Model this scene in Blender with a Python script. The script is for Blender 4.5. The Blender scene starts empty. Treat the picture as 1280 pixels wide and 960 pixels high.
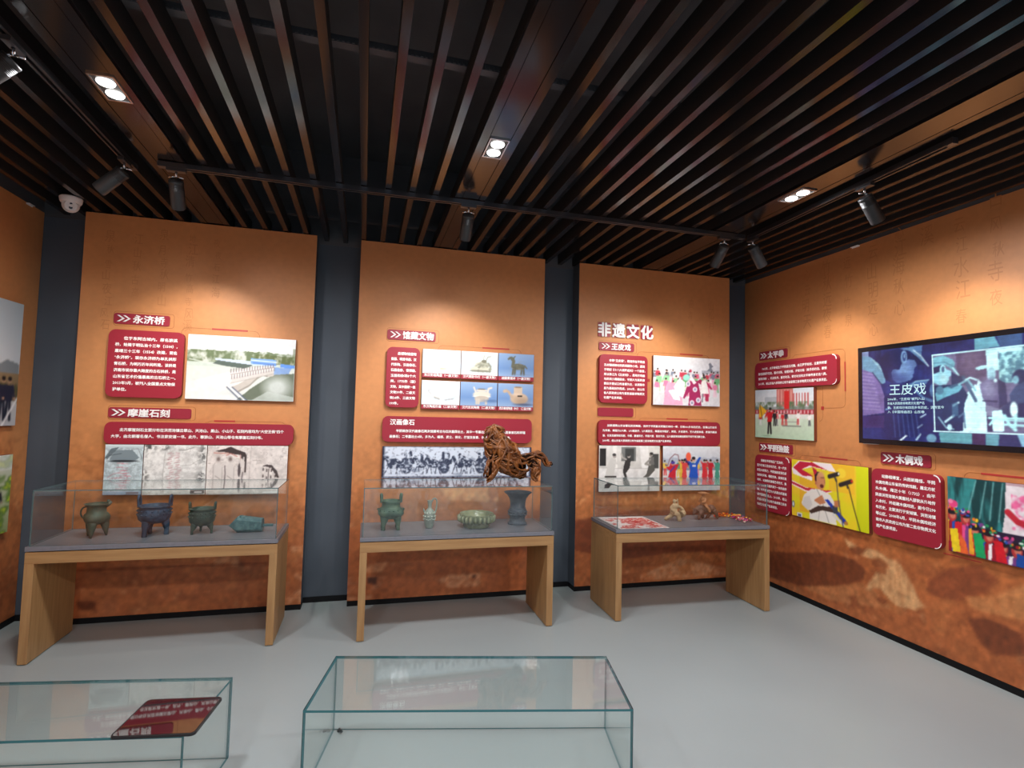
import bpy, bmesh, math, random
import numpy as np
from mathutils import Matrix, Vector, Euler

# ------------------------------------------------------------------ camera, world, exposure
S = bpy.context.scene
COL = S.collection
cam = bpy.data.cameras.new('camera'); camo = bpy.data.objects.new('camera', cam); COL.objects.link(camo)
cam.sensor_width = 36.0; cam.lens = 676.82 / 1280 * 36.0; cam.clip_start = 0.05
yaw, pitch, roll = 0.265, 0.0566, 0.0243
fw = Vector((math.sin(yaw)*math.cos(pitch), math.cos(yaw)*math.cos(pitch), math.sin(pitch)))
rt = fw.cross(Vector((0, 0, 1))).normalized(); up = rt.cross(fw)
r2 = rt*math.cos(roll) + up*math.sin(roll); u2 = up*math.cos(roll) - rt*math.sin(roll)
camo.matrix_world = Matrix(((r2.x, u2.x, -fw.x, 0.9862), (r2.y, u2.y, -fw.y, -4.5568), (r2.z, u2.z, -fw.z, 1.548), (0, 0, 0, 1)))
S.camera = camo
S.view_settings.view_transform = 'Standard'
S.view_settings.look = 'None'
S.view_settings.gamma = 1.0
S.view_settings.use_curve_mapping = False
S.view_settings.exposure = 0.0
wd = bpy.data.worlds.new('world'); S.world = wd; wd.use_nodes = True
wd.node_tree.nodes['Background'].inputs[0].default_value = (0.75, 0.85, 1.0, 1)
wd.node_tree.nodes['Background'].inputs[1].default_value = 0.9
S.cycles.transparent_max_bounces = 32
S.cycles.max_bounces = 8
S.cycles.diffuse_bounces = 4
S.cycles.glossy_bounces = 4
S.cycles.use_denoising = True
S.cycles.caustics_reflective = False
S.cycles.caustics_refractive = False
S.cycles.sample_clamp_indirect = 4.0

P_SPOT = 70.0        # track spotlights, watts
P_DOWN = 66.0        # each bulb of a downlight, watts
BULB_GLOW = 9.0
SCREEN_GLOW = 1.3

random.seed(7); RNG = np.random.RandomState(11)
PI = math.pi

# ------------------------------------------------------------------ helpers
def lin(c):
    c = np.asarray(c, float)
    return np.where(c <= 0.04045, c/12.92, ((c+0.055)/1.055)**2.4)
def srgb(r, g, b): return tuple(lin(np.array([r, g, b])/255.0)) + (1.0,)

def tag(o, label=None, cat=None, group=None, kind=None):
    if label: o['label'] = label
    if cat: o['category'] = cat
    if group: o['group'] = group
    if kind: o['kind'] = kind
    return o
def obj(name, me, mat=None, parent=None, loc=None, rot=None, M=None):
    o = bpy.data.objects.new(name, me); COL.objects.link(o)
    if mat is not None:
        for m in (mat if isinstance(mat, (list, tuple)) else [mat]): me.materials.append(m)
    if parent is not None: o.parent = parent
    if loc is not None: o.location = loc
    if rot is not None: o.rotation_euler = rot
    if M is not None: o.matrix_local = M
    return o
def empty(name, loc=(0, 0, 0), rot=(0, 0, 0), M=None, parent=None):
    o = bpy.data.objects.new(name, None); COL.objects.link(o); o.empty_display_size = 0.1
    o.location = loc; o.rotation_euler = rot
    if M is not None: o.matrix_local = M
    if parent is not None: o.parent = parent
    return o
def mesh_of(bm, name='mesh', smooth=False, angle=None):
    bmesh.ops.recalc_face_normals(bm, faces=bm.faces)
    me = bpy.data.meshes.new(name); bm.to_mesh(me); bm.free()
    if smooth:
        for p in me.polygons: p.use_smooth = True
        if angle is not None:
            try: me.set_sharp_from_angle(angle=angle)
            except Exception: pass
    return me
def box(bm, x0, x1, y0, y1, z0, z1, mi=0):
    v = [bm.verts.new((x, y, z)) for x in (x0, x1) for y in (y0, y1) for z in (z0, z1)]
    for q in ((0, 1, 3, 2), (4, 6, 7, 5), (0, 4, 5, 1), (2, 3, 7, 6), (0, 2, 6, 4), (1, 5, 7, 3)):
        f = bm.faces.new([v[i] for i in q]); f.material_index = mi
    return v
def box_me(x0, x1, y0, y1, z0, z1, bevel=0.0, seg=2):
    bm = bmesh.new(); box(bm, x0, x1, y0, y1, z0, z1)
    if bevel: bmesh.ops.bevel(bm, geom=list(bm.edges), offset=bevel, segments=seg, affect='EDGES', profile=0.6)
    return mesh_of(bm)
def rrect(w, h, r, n=6):
    pts = []
    for cx, cy, a0 in ((w/2-r, h/2-r, 0), (-w/2+r, h/2-r, PI/2), (-w/2+r, -h/2+r, PI), (w/2-r, -h/2+r, 1.5*PI)):
        for i in range(n+1):
            a = a0 + PI/2*i/n; pts.append((cx+r*math.cos(a), cy+r*math.sin(a)))
    return pts
def prism(bm, pts, z0, z1):
    a = [bm.verts.new((x, y, z0)) for x, y in pts]; b = [bm.verts.new((x, y, z1)) for x, y in pts]
    n = len(pts)
    bm.faces.new(a[::-1]); bm.faces.new(b)
    for i in range(n): bm.faces.new((a[i], a[(i+1) % n], b[(i+1) % n], b[i]))
def prism_me(pts, z0, z1, bevel=0.0):
    bm = bmesh.new(); prism(bm, pts, z0, z1)
    if bevel:
        e = [e for e in bm.edges if all(abs(v.co.z-z1) < 1e-6 for v in e.verts)]
        bmesh.ops.bevel(bm, geom=e, offset=bevel, segments=2, affect='EDGES')
    return mesh_of(bm)
def ring_strip(bm, pts, wid, z0, z1, closed=True):
    """a thin flat line of width wid following pts (xy)"""
    n = len(pts); L, R_ = [], []
    for i in range(n):
        p = Vector(pts[i])
        a = Vector(pts[(i-1) % n]) if (closed or i > 0) else p
        b = Vector(pts[(i+1) % n]) if (closed or i < n-1) else p
        t = (b-a).normalized(); nn = Vector((-t.y, t.x))
        L.append(p+nn*wid/2); R_.append(p-nn*wid/2)
    vv = [[bm.verts.new((q.x, q.y, z)) for q in side] for side, z in ((L, z0), (R_, z0), (L, z1), (R_, z1))]
    for i in range(n if closed else n-1):
        j = (i+1) % n
        bm.faces.new((vv[2][i], vv[2][j], vv[3][j], vv[3][i]))
        bm.faces.new((vv[0][i], vv[0][j], vv[2][j], vv[2][i]))
        bm.faces.new((vv[1][i], vv[3][i], vv[3][j], vv[1][j]))
def tube(bm, path, rad, seg=10, cap=True, flat=1.0):
    P = [Vector(p) for p in path]; n = len(P)
    rad = list(rad) if hasattr(rad, '__len__') else [rad]*n
    rings = []; ref = None
    for i in range(n):
        t = (P[min(i+1, n-1)]-P[max(i-1, 0)]).normalized()
        if ref is None:
            ref = t.orthogonal().normalized()
        ref = (ref - t*ref.dot(t)).normalized()
        b = t.cross(ref)
        rings.append([bm.verts.new(P[i]+(ref*math.cos(2*PI*k/seg)+b*math.sin(2*PI*k/seg)*flat)*rad[i]) for k in range(seg)])
    for i in range(n-1):
        for k in range(seg):
            bm.faces.new((rings[i][k], rings[i][(k+1) % seg], rings[i+1][(k+1) % seg], rings[i+1][k]))
    if cap:
        bm.faces.new(rings[0][::-1]); bm.faces.new(rings[-1])
def lathe(bm, prof, seg=40, f=None, c=(0, 0, 0), close=True):
    """prof: list of (r, z); f(r, z, angle) -> r"""
    rings = []
    for r, z in prof:
        ring = []
        for k in range(seg):
            a = 2*PI*k/seg; rr = f(r, z, a) if f else r
            ring.append(bm.verts.new((c[0]+rr*math.cos(a), c[1]+rr*math.sin(a), c[2]+z)))
        rings.append(ring)
    for i in range(len(rings)-1):
        for k in range(seg):
            bm.faces.new((rings[i][k], rings[i][(k+1) % seg], rings[i+1][(k+1) % seg], rings[i+1][k]))
    if close:
        bm.faces.new(rings[0]); bm.faces.new(rings[-1])
def ball(bm, c, r, seg=14, rings=9):
    r = (r, r, r) if not hasattr(r, '__len__') else r
    m = Matrix.Translation(c) @ Matrix.Diagonal((r[0], r[1], r[2], 1))
    bmesh.ops.create_uvsphere(bm, u_segments=seg, v_segments=rings, radius=1, matrix=m)
def bez(pts, n=16):
    """Catmull-Rom through pts"""
    P = [Vector(p) for p in pts]; P = [P[0]*2-P[1]]+P+[P[-1]*2-P[-2]]; out = []
    for i in range(1, len(P)-2):
        for k in range(n):
            t = k/n; a, b, c, d = P[i-1], P[i], P[i+1], P[i+2]
            out.append(0.5*((2*b)+(c-a)*t+(2*a-5*b+4*c-d)*t*t+(3*b-a-3*c+d)*t**3))
    out.append(P[-2]); return out

# ------------------------------------------------------------------ materials
def mat(name, col, rough=0.5, metal=0.0, spec=0.5, noise=None, bump=None, emit=None, coat=0.0):
    m = bpy.data.materials.new(name); m.use_nodes = True
    nt = m.node_tree; b = nt.nodes['Principled BSDF']
    b.inputs['Base Color'].default_value = tuple(col[:3])+(1,)
    b.inputs['Roughness'].default_value = rough; b.inputs['Metallic'].default_value = metal
    b.inputs['Specular IOR Level'].default_value = spec
    b.inputs['Coat Weight'].default_value = coat
    if emit:
        b.inputs['Emission Color'].default_value = tuple(emit[0][:3])+(1,); b.inputs['Emission Strength'].default_value = emit[1]
    if noise:
        scale, col2, lo, hi = noise[:4]; stretch = noise[4] if len(noise) > 4 else (1, 1, 1)
        tc = nt.nodes.new('ShaderNodeTexCoord'); mp = nt.nodes.new('ShaderNodeMapping'); mp.inputs['Scale'].default_value = stretch
        n = nt.nodes.new('ShaderNodeTexNoise'); n.inputs['Scale'].default_value = scale; n.inputs['Detail'].default_value = 6
        r = nt.nodes.new('ShaderNodeValToRGB'); r.color_ramp.elements[0].position = lo; r.color_ramp.elements[1].position = hi
        r.color_ramp.elements[0].color = tuple(col[:3])+(1,); r.color_ramp.elements[1].color = tuple(col2[:3])+(1,)
        nt.links.new(tc.outputs['Object'], mp.inputs[0]); nt.links.new(mp.outputs[0], n.inputs['Vector'])
        nt.links.new(n.outputs['Fac'], r.inputs[0]); nt.links.new(r.outputs[0], b.inputs['Base Color'])
    if bump:
        tc = nt.nodes.new('ShaderNodeTexCoord')
        n = nt.nodes.new('ShaderNodeTexNoise'); n.inputs['Scale'].default_value = bump[0]; n.inputs['Detail'].default_value = 5
        bp = nt.nodes.new('ShaderNodeBump'); bp.inputs['Strength'].default_value = bump[1]; bp.inputs['Distance'].default_value = bump[2]
        nt.links.new(tc.outputs['Object'], n.inputs['Vector']); nt.links.new(n.outputs['Fac'], bp.inputs['Height'])
        nt.links.new(bp.outputs[0], b.inputs['Normal'])
    return m
def ink_mat(name, rough=0.45, spec=0.4, grain=None, emit=0.0):
    """printed colours come from the mesh's ink attribute"""
    m = bpy.data.materials.new(name); m.use_nodes = True
    nt = m.node_tree; b = nt.nodes['Principled BSDF']
    a = nt.nodes.new('ShaderNodeAttribute'); a.attribute_name = 'ink'
    b.inputs['Roughness'].default_value = rough; b.inputs['Specular IOR Level'].default_value = spec
    src = a.outputs['Color']
    if grain:
        tc = nt.nodes.new('ShaderNodeTexCoord')
        n = nt.nodes.new('ShaderNodeTexNoise'); n.inputs['Scale'].default_value = grain[0]; n.inputs['Detail'].default_value = 8
        mr = nt.nodes.new('ShaderNodeMapRange'); mr.inputs['From Min'].default_value = 0.3; mr.inputs['From Max'].default_value = 0.7
        mr.inputs['To Min'].default_value = 1-grain[1]; mr.inputs['To Max'].default_value = 1+grain[1]
        vm = nt.nodes.new('ShaderNodeVectorMath'); vm.operation = 'SCALE'
        nt.links.new(tc.outputs['Object'], n.inputs['Vector']); nt.links.new(n.outputs['Fac'], mr.inputs['Value'])
        nt.links.new(src, vm.inputs[0]); nt.links.new(mr.outputs[0], vm.inputs['Scale']); src = vm.outputs[0]
    if emit:
        b.inputs['Base Color'].default_value = (0.01, 0.01, 0.012, 1)
        nt.links.new(src, b.inputs['Emission Color']); b.inputs['Emission Strength'].default_value = emit
    else:
        nt.links.new(src, b.inputs['Base Color'])
    return m
def glass_mat(name, tint=(0.965, 0.985, 0.98), f0=0.04):
    """thin architectural glass: clear, with mirror reflection that rises at grazing angles (Schlick)"""
    m = bpy.data.materials.new(name); m.use_nodes = True; nt = m.node_tree
    for n in list(nt.nodes): nt.nodes.remove(n)
    out = nt.nodes.new('ShaderNodeOutputMaterial'); mix = nt.nodes.new('ShaderNodeMixShader')
    tr = nt.nodes.new('ShaderNodeBsdfTransparent'); tr.inputs[0].default_value = tint+(1,)
    gl = nt.nodes.new('ShaderNodeBsdfGlossy'); gl.inputs['Roughness'].default_value = 0.0; gl.inputs[0].default_value = (1, 1, 1, 1)
    g = nt.nodes.new('ShaderNodeNewGeometry')
    d = nt.nodes.new('ShaderNodeVectorMath'); d.operation = 'DOT_PRODUCT'
    ab = nt.nodes.new('ShaderNodeMath'); ab.operation = 'ABSOLUTE'
    su = nt.nodes.new('ShaderNodeMath'); su.operation = 'SUBTRACT'; su.inputs[0].default_value = 1
    pw = nt.nodes.new('ShaderNodeMath'); pw.operation = 'POWER'; pw.inputs[1].default_value = 5
    ma = nt.nodes.new('ShaderNodeMath'); ma.operation = 'MULTIPLY_ADD'; ma.inputs[1].default_value = 1-f0; ma.inputs[2].default_value = f0
    L = nt.links.new
    L(g.outputs['Incoming'], d.inputs[0]); L(g.outputs['Normal'], d.inputs[1]); L(d.outputs['Value'], ab.inputs[0]); L(ab.outputs[0], su.inputs[1])
    L(su.outputs[0], pw.inputs[0]); L(pw.outputs[0], ma.inputs[0]); L(ma.outputs[0], mix.inputs[0])
    L(tr.outputs[0], mix.inputs[1]); L(gl.outputs[0], mix.inputs[2]); L(mix.outputs[0], out.inputs[0])
    return m

M = {}
M['grey_wall'] = mat('grey_wall_paint', srgb(72, 80, 90), 0.6, noise=(3, srgb(66, 74, 84), 0.35, 0.7))
M['black'] = mat('black_trim', (0.005, 0.005, 0.006), 0.6, spec=0.2)
M['void'] = mat('black_soffit', (0.06, 0.06, 0.066), 0.6, noise=(2, (0.10, 0.10, 0.108), 0.4, 0.7))
M['floor'] = mat('grey_floor', srgb(166, 176, 177), 0.36, spec=0.45, noise=(0.7, srgb(156, 166, 168), 0.3, 0.75))
M['slat'] = mat('brown_lacquered_slat', (0.012, 0.0092, 0.0095), 0.14)
M['slat'].node_tree.nodes['Principled BSDF'].inputs['IOR'].default_value = 1.54
M['slat_side'] = mat('dark_slat_side', (0.012, 0.010, 0.010), 0.6)
M['rail'] = mat('galvanised_rail', (0.10, 0.10, 0.11), 0.5, metal=0.6)
M['track'] = mat('black_track', (0.11, 0.115, 0.13), 0.3, metal=0.85)
M['lamp_body'] = mat('charcoal_lamp', (0.028, 0.029, 0.031), 0.42, metal=0.3)
M['chrome'] = mat('pale_metal', (0.6, 0.6, 0.62), 0.25, metal=1.0)
M['bulb'] = mat('bulb_glow', (1, 1, 1), 0.4, emit=((1.0, 0.97, 0.92), BULB_GLOW))
M['spot_glow'] = mat('spot_lens', (0.8, 0.8, 0.8), 0.3, emit=((1.0, 0.93, 0.82), 6.0))
M['wood'] = mat('oak_veneer', srgb(170, 132, 86), 0.5, noise=(5, srgb(150, 112, 70), 0.35, 0.7, (0.6, 9, 9)))
M['wood_side'] = mat('oak_veneer_upright', srgb(170, 132, 86), 0.5, noise=(5, srgb(150, 112, 70), 0.35, 0.7, (9, 9, 0.6)))
M['slab'] = mat('grey_slab', srgb(118, 119, 127), 0.35, noise=(40, srgb(110, 112, 120), 0.4, 0.7))
M['glass'] = glass_mat('clear_glass')
M['glass_edge_pale'] = mat('grey_glass_edge', (0.10, 0.17, 0.18), 0.2, spec=0.6)
M['glass_edge'] = mat('teal_glass_edge', (0.03, 0.15, 0.17), 0.15, spec=0.6)
M['maroon'] = mat('maroon_board', srgb(152, 36, 54), 0.42, spec=0.4)
M['maroon_side'] = mat('maroon_board_edge', srgb(110, 45, 40), 0.5)
M['plate'] = mat('maroon_plate', srgb(146, 38, 56), 0.42, spec=0.4)
M['white'] = mat('white_lettering', (0.86, 0.86, 0.86), 0.45)
M['caption'] = mat('rose_caption_strip', srgb(158, 44, 60), 0.45)
M['pale_line'] = mat('ochre_outline', srgb(150, 88, 40), 0.5)
M['red_line'] = mat('red_accent', srgb(170, 50, 45), 0.5)
M['callig'] = mat('faded_brush_ink', srgb(182, 120, 70), 0.55)
M['board_edge'] = mat('photo_board_edge', srgb(120, 62, 44), 0.5)
M['print'] = ink_mat('photo_print', 0.4, 0.4)
M['paper'] = ink_mat('printed_wallpaper', 0.5, 0.45, grain=(22, 0.05))
M['screen'] = ink_mat('lit_screen', 0.12, 0.5, emit=SCREEN_GLOW)
M['tv'] = mat('black_tv_bezel', (0.006, 0.006, 0.008), 0.18)
M['tablet'] = mat('black_tablet_glass', (0.004, 0.004, 0.005), 0.03, spec=1.0, coat=1.0)
M['tablet_case'] = mat('black_tablet_case', (0.01, 0.01, 0.012), 0.4)
M['cctv'] = mat('white_camera_plastic', (0.75, 0.75, 0.76), 0.4)
M['lens'] = mat('dark_lens', (0.01, 0.01, 0.03), 0.1)
BR = dict(rough=0.55, metal=0.15)
M['bronze_grey'] = mat('grey_green_bronze', srgb(80, 84, 70), noise=(22, srgb(50, 74, 62), 0.4, 0.68), bump=(60, 0.35, 0.004), **BR)
M['bronze_blue'] = mat('blue_black_bronze', srgb(24, 52, 74), noise=(26, srgb(50, 84, 112), 0.45, 0.72), bump=(55, 0.5, 0.006), **BR)
M['bronze_dark'] = mat('dark_green_bronze', srgb(40, 56, 48), noise=(24, srgb(66, 82, 64), 0.45, 0.72), bump=(70, 0.5, 0.005), **BR)
M['bronze_turq'] = mat('turquoise_bronze', srgb(50, 88, 94), noise=(30, srgb(84, 122, 122), 0.42, 0.7), bump=(60, 0.6, 0.006), **BR)
M['bronze_green'] = mat('green_bronze', srgb(48, 76, 58), noise=(20, srgb(86, 108, 84), 0.42, 0.7), bump=(50, 0.5, 0.006), **BR)
M['celadon'] = mat('grey_celadon', srgb(124, 134, 124), 0.3, noise=(18, srgb(146, 154, 142), 0.4, 0.7))
M['celadon_pale'] = mat('pale_celadon_relief', srgb(176, 182, 168), 0.35)
M['glaze'] = mat('olive_glaze', srgb(112, 120, 92), 0.25, noise=(14, srgb(148, 150, 118), 0.4, 0.7))
M['glaze_in'] = mat('yellow_glaze', srgb(168, 166, 122), 0.25)
M['dark_vase'] = mat('blue_grey_bronze', srgb(64, 72, 84), noise=(30, srgb(84, 92, 100), 0.45, 0.72), bump=(60, 0.4, 0.004), **BR)
M['root'] = mat('polished_root_wood', srgb(132, 78, 34), 0.32, noise=(18, srgb(70, 34, 14), 0.42, 0.7), bump=(40, 0.5, 0.006))
M['clay'] = mat('beige_clay', srgb(186, 158, 124), 0.7, noise=(30, srgb(160, 132, 100), 0.4, 0.7), bump=(90, 0.4, 0.003))
M['clay_brown'] = mat('brown_clay', srgb(112, 74, 58), 0.6, noise=(30, srgb(92, 60, 48), 0.4, 0.7), bump=(90, 0.4, 0.003))
M['clay_tan'] = mat('tan_clay', srgb(176, 118, 78), 0.6, bump=(90, 0.4, 0.003))
M['blossom'] = ink_mat('garland_cloth', 0.6, 0.3)
M['screw'] = mat('dark_steel', (0.05, 0.055, 0.06), 0.35, metal=0.8)

# ------------------------------------------------------------------ text as mesh
_vl = bpy.context.view_layer
def text_arrays(s, size, res=2):
    c = bpy.data.curves.new('t', 'FONT'); c.body = s; c.size = size; c.resolution_u = res
    o = bpy.data.objects.new('t', c); COL.objects.link(o); _vl.update()
    me = bpy.data.meshes.new_from_object(o.evaluated_get(bpy.context.evaluated_depsgraph_get()))
    n = len(me.vertices); co = np.empty(n*3); me.vertices.foreach_get('co', co)
    faces = [tuple(p.vertices) for p in me.polygons]
    bpy.data.objects.remove(o); bpy.data.curves.remove(c); bpy.data.meshes.remove(me)
    return co.reshape(-1, 3), faces
def join_arrays(parts):
    V, F, n = [], [], 0
    for co, fs in parts:
        V.append(co); F += [tuple(i+n for i in f) for f in fs]; n += len(co)
    me = bpy.data.meshes.new('lettering')
    me.from_pydata(np.concatenate(V).tolist(), [], F); me.update(); return me
def bolden(co, fs, d):
    out = []
    for i, (dx, dy) in enumerate(((0, 0), (d, 0), (-d, 0), (0, d), (0, -d))):
        c = co.copy(); c[:, 0] += dx; c[:, 1] += dy; c[:, 2] += i*2e-5; out.append((c, fs))
    return out
def fit_line(s, x0, x1, y, size, full=True, bold=0.0, res=1):
    """one line of text from x0; stretched to end at x1 when full. y is the baseline"""
    lead = len(s) - len(s.lstrip('　')); body = s[lead:]
    co, fs = text_arrays(body, size, res)
    if full:
        a = x0 + lead*size; w = co[:, 0].max()-co[:, 0].min()
        k = (x1-a)/w; co[:, 0] = (co[:, 0]-co[:, 0].min())*k + a
    else:
        co[:, 0] += x0 + lead*size - co[:, 0].min()
    co[:, 1] += y
    return bolden(co, fs, bold) if bold else [(co, fs)]
def raised(me, dz):
    """give flat lettering a thickness"""
    bm = bmesh.new(); bm.from_mesh(me)
    r = bmesh.ops.extrude_face_region(bm, geom=list(bm.faces))
    for v in r['geom']:
        if isinstance(v, bmesh.types.BMVert): v.co.z += dz
    out = bpy.data.meshes.new('lettering'); bm.to_mesh(out); bm.free(); return out

# ------------------------------------------------------------------ painting of prints
class Pic:
    def __init__(s, w, h, nx, col=(200, 200, 200)):
        s.w, s.h = w, h; s.nx = nx; s.ny = max(4, int(round(nx*h/w)))
        s.X, s.Y = np.meshgrid(np.linspace(0, 1, s.nx), np.linspace(0, 1, s.ny))
        s.asp = h/w
        s.im = np.zeros((s.ny, s.nx, 3)); s.im[:] = np.array(col)/255.0
    def put(s, m, col, a=1.0):
        m = np.clip(m*a, 0, 1)[..., None]; s.im = s.im*(1-m) + np.array(col)/255.0*m
    def grad(s, y0, y1, c0, c1, x0=0, x1=1):
        t = np.clip((s.Y-y0)/(y1-y0), 0, 1)[..., None]
        c = (np.array(c0)*(1-t)+np.array(c1)*t)/255.0
        m = ((s.Y >= y0) & (s.Y <= y1) & (s.X >= x0) & (s.X <= x1))[..., None]
        s.im = np.where(m, c, s.im)
    def rect(s, x0, y0, x1, y1, col, a=1.0): s.put(((s.X >= x0) & (s.X <= x1) & (s.Y >= y0) & (s.Y <= y1)).astype(float), col, a)
    def ell(s, cx, cy, rx, ry, col, a=1.0, soft=0.12, rot=0):
        dx, dy = s.X-cx, (s.Y-cy)*s.asp
        c, n = math.cos(rot), math.sin(rot)
        d = np.sqrt(((dx*c+dy*n)/rx)**2 + ((-dx*n+dy*c)/(ry*s.asp))**2)
        s.put(np.clip((1+soft-d)/(2*soft), 0, 1), col, a)
    def poly(s, pts, col, a=1.0):
        m = np.zeros_like(s.X, bool); n = len(pts)
        for i in range(n):
            x0, y0 = pts[i]; x1, y1 = pts[(i+1) % n]
            if y0 == y1: continue
            c = ((y0 <= s.Y) & (s.Y < y1)) | ((y1 <= s.Y) & (s.Y < y0))
            m ^= c & (s.X < x0+(s.Y-y0)*(x1-x0)/(y1-y0))
        s.put(m.astype(float), col, a)
    def line(s, pts, wid, col, a=1.0):
        D = np.full_like(s.X, 9.0)
        for (x0, y0), (x1, y1) in zip(pts[:-1], pts[1:]):
            ax, ay, bx, by = x0, y0*s.asp, x1, y1*s.asp
            px, py = s.X-ax, s.Y*s.asp-ay; vx, vy = bx-ax, by-ay
            t = np.clip((px*vx+py*vy)/(vx*vx+vy*vy+1e-12), 0, 1)
            D = np.minimum(D, np.hypot(px-t*vx, py-t*vy))
        e = 0.7/s.nx
        s.put(np.clip((wid/2+e-D)/(2*e), 0, 1), col, a)
    def noise(s, fx, fy=None, seed=0, octv=4):
        r = np.random.RandomState(seed); fy = fy or fx*s.asp; out = np.zeros_like(s.X); amp, tot = 1.0, 0
        for o in range(octv):
            nx, ny = max(2, int(fx*2**o)+2), max(2, int(fy*2**o)+2); g = r.rand(ny+1, nx+1)
            x, y = s.X*(nx-1), s.Y*(ny-1); i, j = x.astype(int), y.astype(int); u, v = x-i, y-j
            u, v = u*u*(3-2*u), v*v*(3-2*v)
            out += amp*((g[j, i]*(1-u)+g[j, i+1]*u)*(1-v)+(g[j+1, i]*(1-u)+g[j+1, i+1]*u)*v); tot += amp; amp *= 0.55
        return out/tot
    def mottle(s, fx, a, seed=0, fy=None):
        n = (s.noise(fx, fy, seed)-0.5)*2*a; s.im = np.clip(s.im*(1+n[..., None]), 0, 1)
    def patch(s, n, lo, hi, col, a=1.0, mask=None):
        m = np.clip((n-lo)/(hi-lo), 0, 1)
        s.put(m if mask is None else m*mask, col, a)
    def person(s, x, y, h, top, legs, skin=(205, 160, 130), hair=(30, 25, 25), lean=0.0, arms=None, skirt=False):
        """standing figure: x centre, y feet, h height in picture-height units"""
        k = h*s.asp
        hx = x+lean*k; hy = y-h*0.93
        if skirt: s.poly([(x-0.17*k, y), (x-0.09*k, y-h*0.52), (x+0.09*k, y-h*0.52), (x+0.17*k, y)], legs)
        else:
            s.line([(x-0.08*k, y), (x-0.04*k, y-h*0.5)], 0.09*k, legs); s.line([(x+0.08*k, y), (x+0.04*k, y-h*0.5)], 0.09*k, legs)
        s.poly([(x-0.12*k, y-h*0.45), (hx-0.14*k, y-h*0.82), (hx+0.14*k, y-h*0.82), (x+0.12*k, y-h*0.45)], top)
        for (ax, ay) in (arms or ((-0.2, 0.5), (0.2, 0.5))):
            sg = -1 if ax < 0 else 1
            s.line([(hx+sg*0.12*k, y-h*0.79), (x+ax*k*0.8, y-h*(ay+0.79)/2), (x+ax*k, y-h*ay)], 0.08*k, top)
            s.ell(x+ax*k, y-h*ay, 0.035*k, 0.035*h, skin)
        s.ell(hx, hy, 0.065*k, 0.075*h, skin); s.ell(hx, hy-0.03*h, 0.068*k, 0.055*h, hair)
    def soften(s, n):
        for _ in range(n):
            k = np.pad(s.im, ((1, 1), (1, 1), (0, 0)), 'edge'); s.im = (k[1:-1, 1:-1]*2+k[:-2, 1:-1]+k[2:, 1:-1]+k[1:-1, :-2]+k[1:-1, 2:])/6
        return s
    def mesh(s, name):
        xs = (np.linspace(0, 1, s.nx)-0.5)*s.w; ys = (0.5-np.linspace(0, 1, s.ny))*s.h
        gx, gy = np.meshgrid(xs, ys); V = np.stack([gx, gy, np.zeros_like(gx)], -1).reshape(-1, 3)
        idx = np.arange(s.nx*s.ny).reshape(s.ny, s.nx)
        q = np.stack([idx[1:, :-1], idx[1:, 1:], idx[:-1, 1:], idx[:-1, :-1]], -1).reshape(-1, 4)
        me = bpy.data.meshes.new(name)
        me.vertices.add(len(V)); me.vertices.foreach_set('co', V.ravel())
        me.loops.add(q.size); me.loops.foreach_set('vertex_index', q.ravel())
        me.polygons.add(len(q)); me.polygons.foreach_set('loop_start', np.arange(0, q.size, 4))
        me.update(calc_edges=True)
        at = me.color_attributes.new('ink', 'FLOAT_COLOR', 'POINT')
        c = np.ones((len(V), 4)); c[:, :3] = lin(np.clip(s.im, 0, 1)).reshape(-1, 3)
        at.data.foreach_set('color', c.ravel()); me.validate(); return me

# ------------------------------------------------------------------ wall frames: local x right, y up, z out of the wall
def frame(o, u):
    u = Vector(u).normalized(); v = Vector((0, 0, 1)); n = u.cross(v)
    return Matrix(((u.x, v.x, n.x, o[0]), (u.y, v.y, n.y, o[1]), (u.z, v.z, n.z, o[2]), (0, 0, 0, 1)))
XR, XL = 4.7316, -1.3539
FB = frame((0, 0, 0), (1, 0, 0))
FR = frame((XR, 0, 0), (-0.0191, -1, 0))
FL = frame((XL, 0, 0), (0.0178, 1, 0))
def on(F, u, v, n=0.0): return F @ Matrix.Translation((u, v, n))

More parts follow.
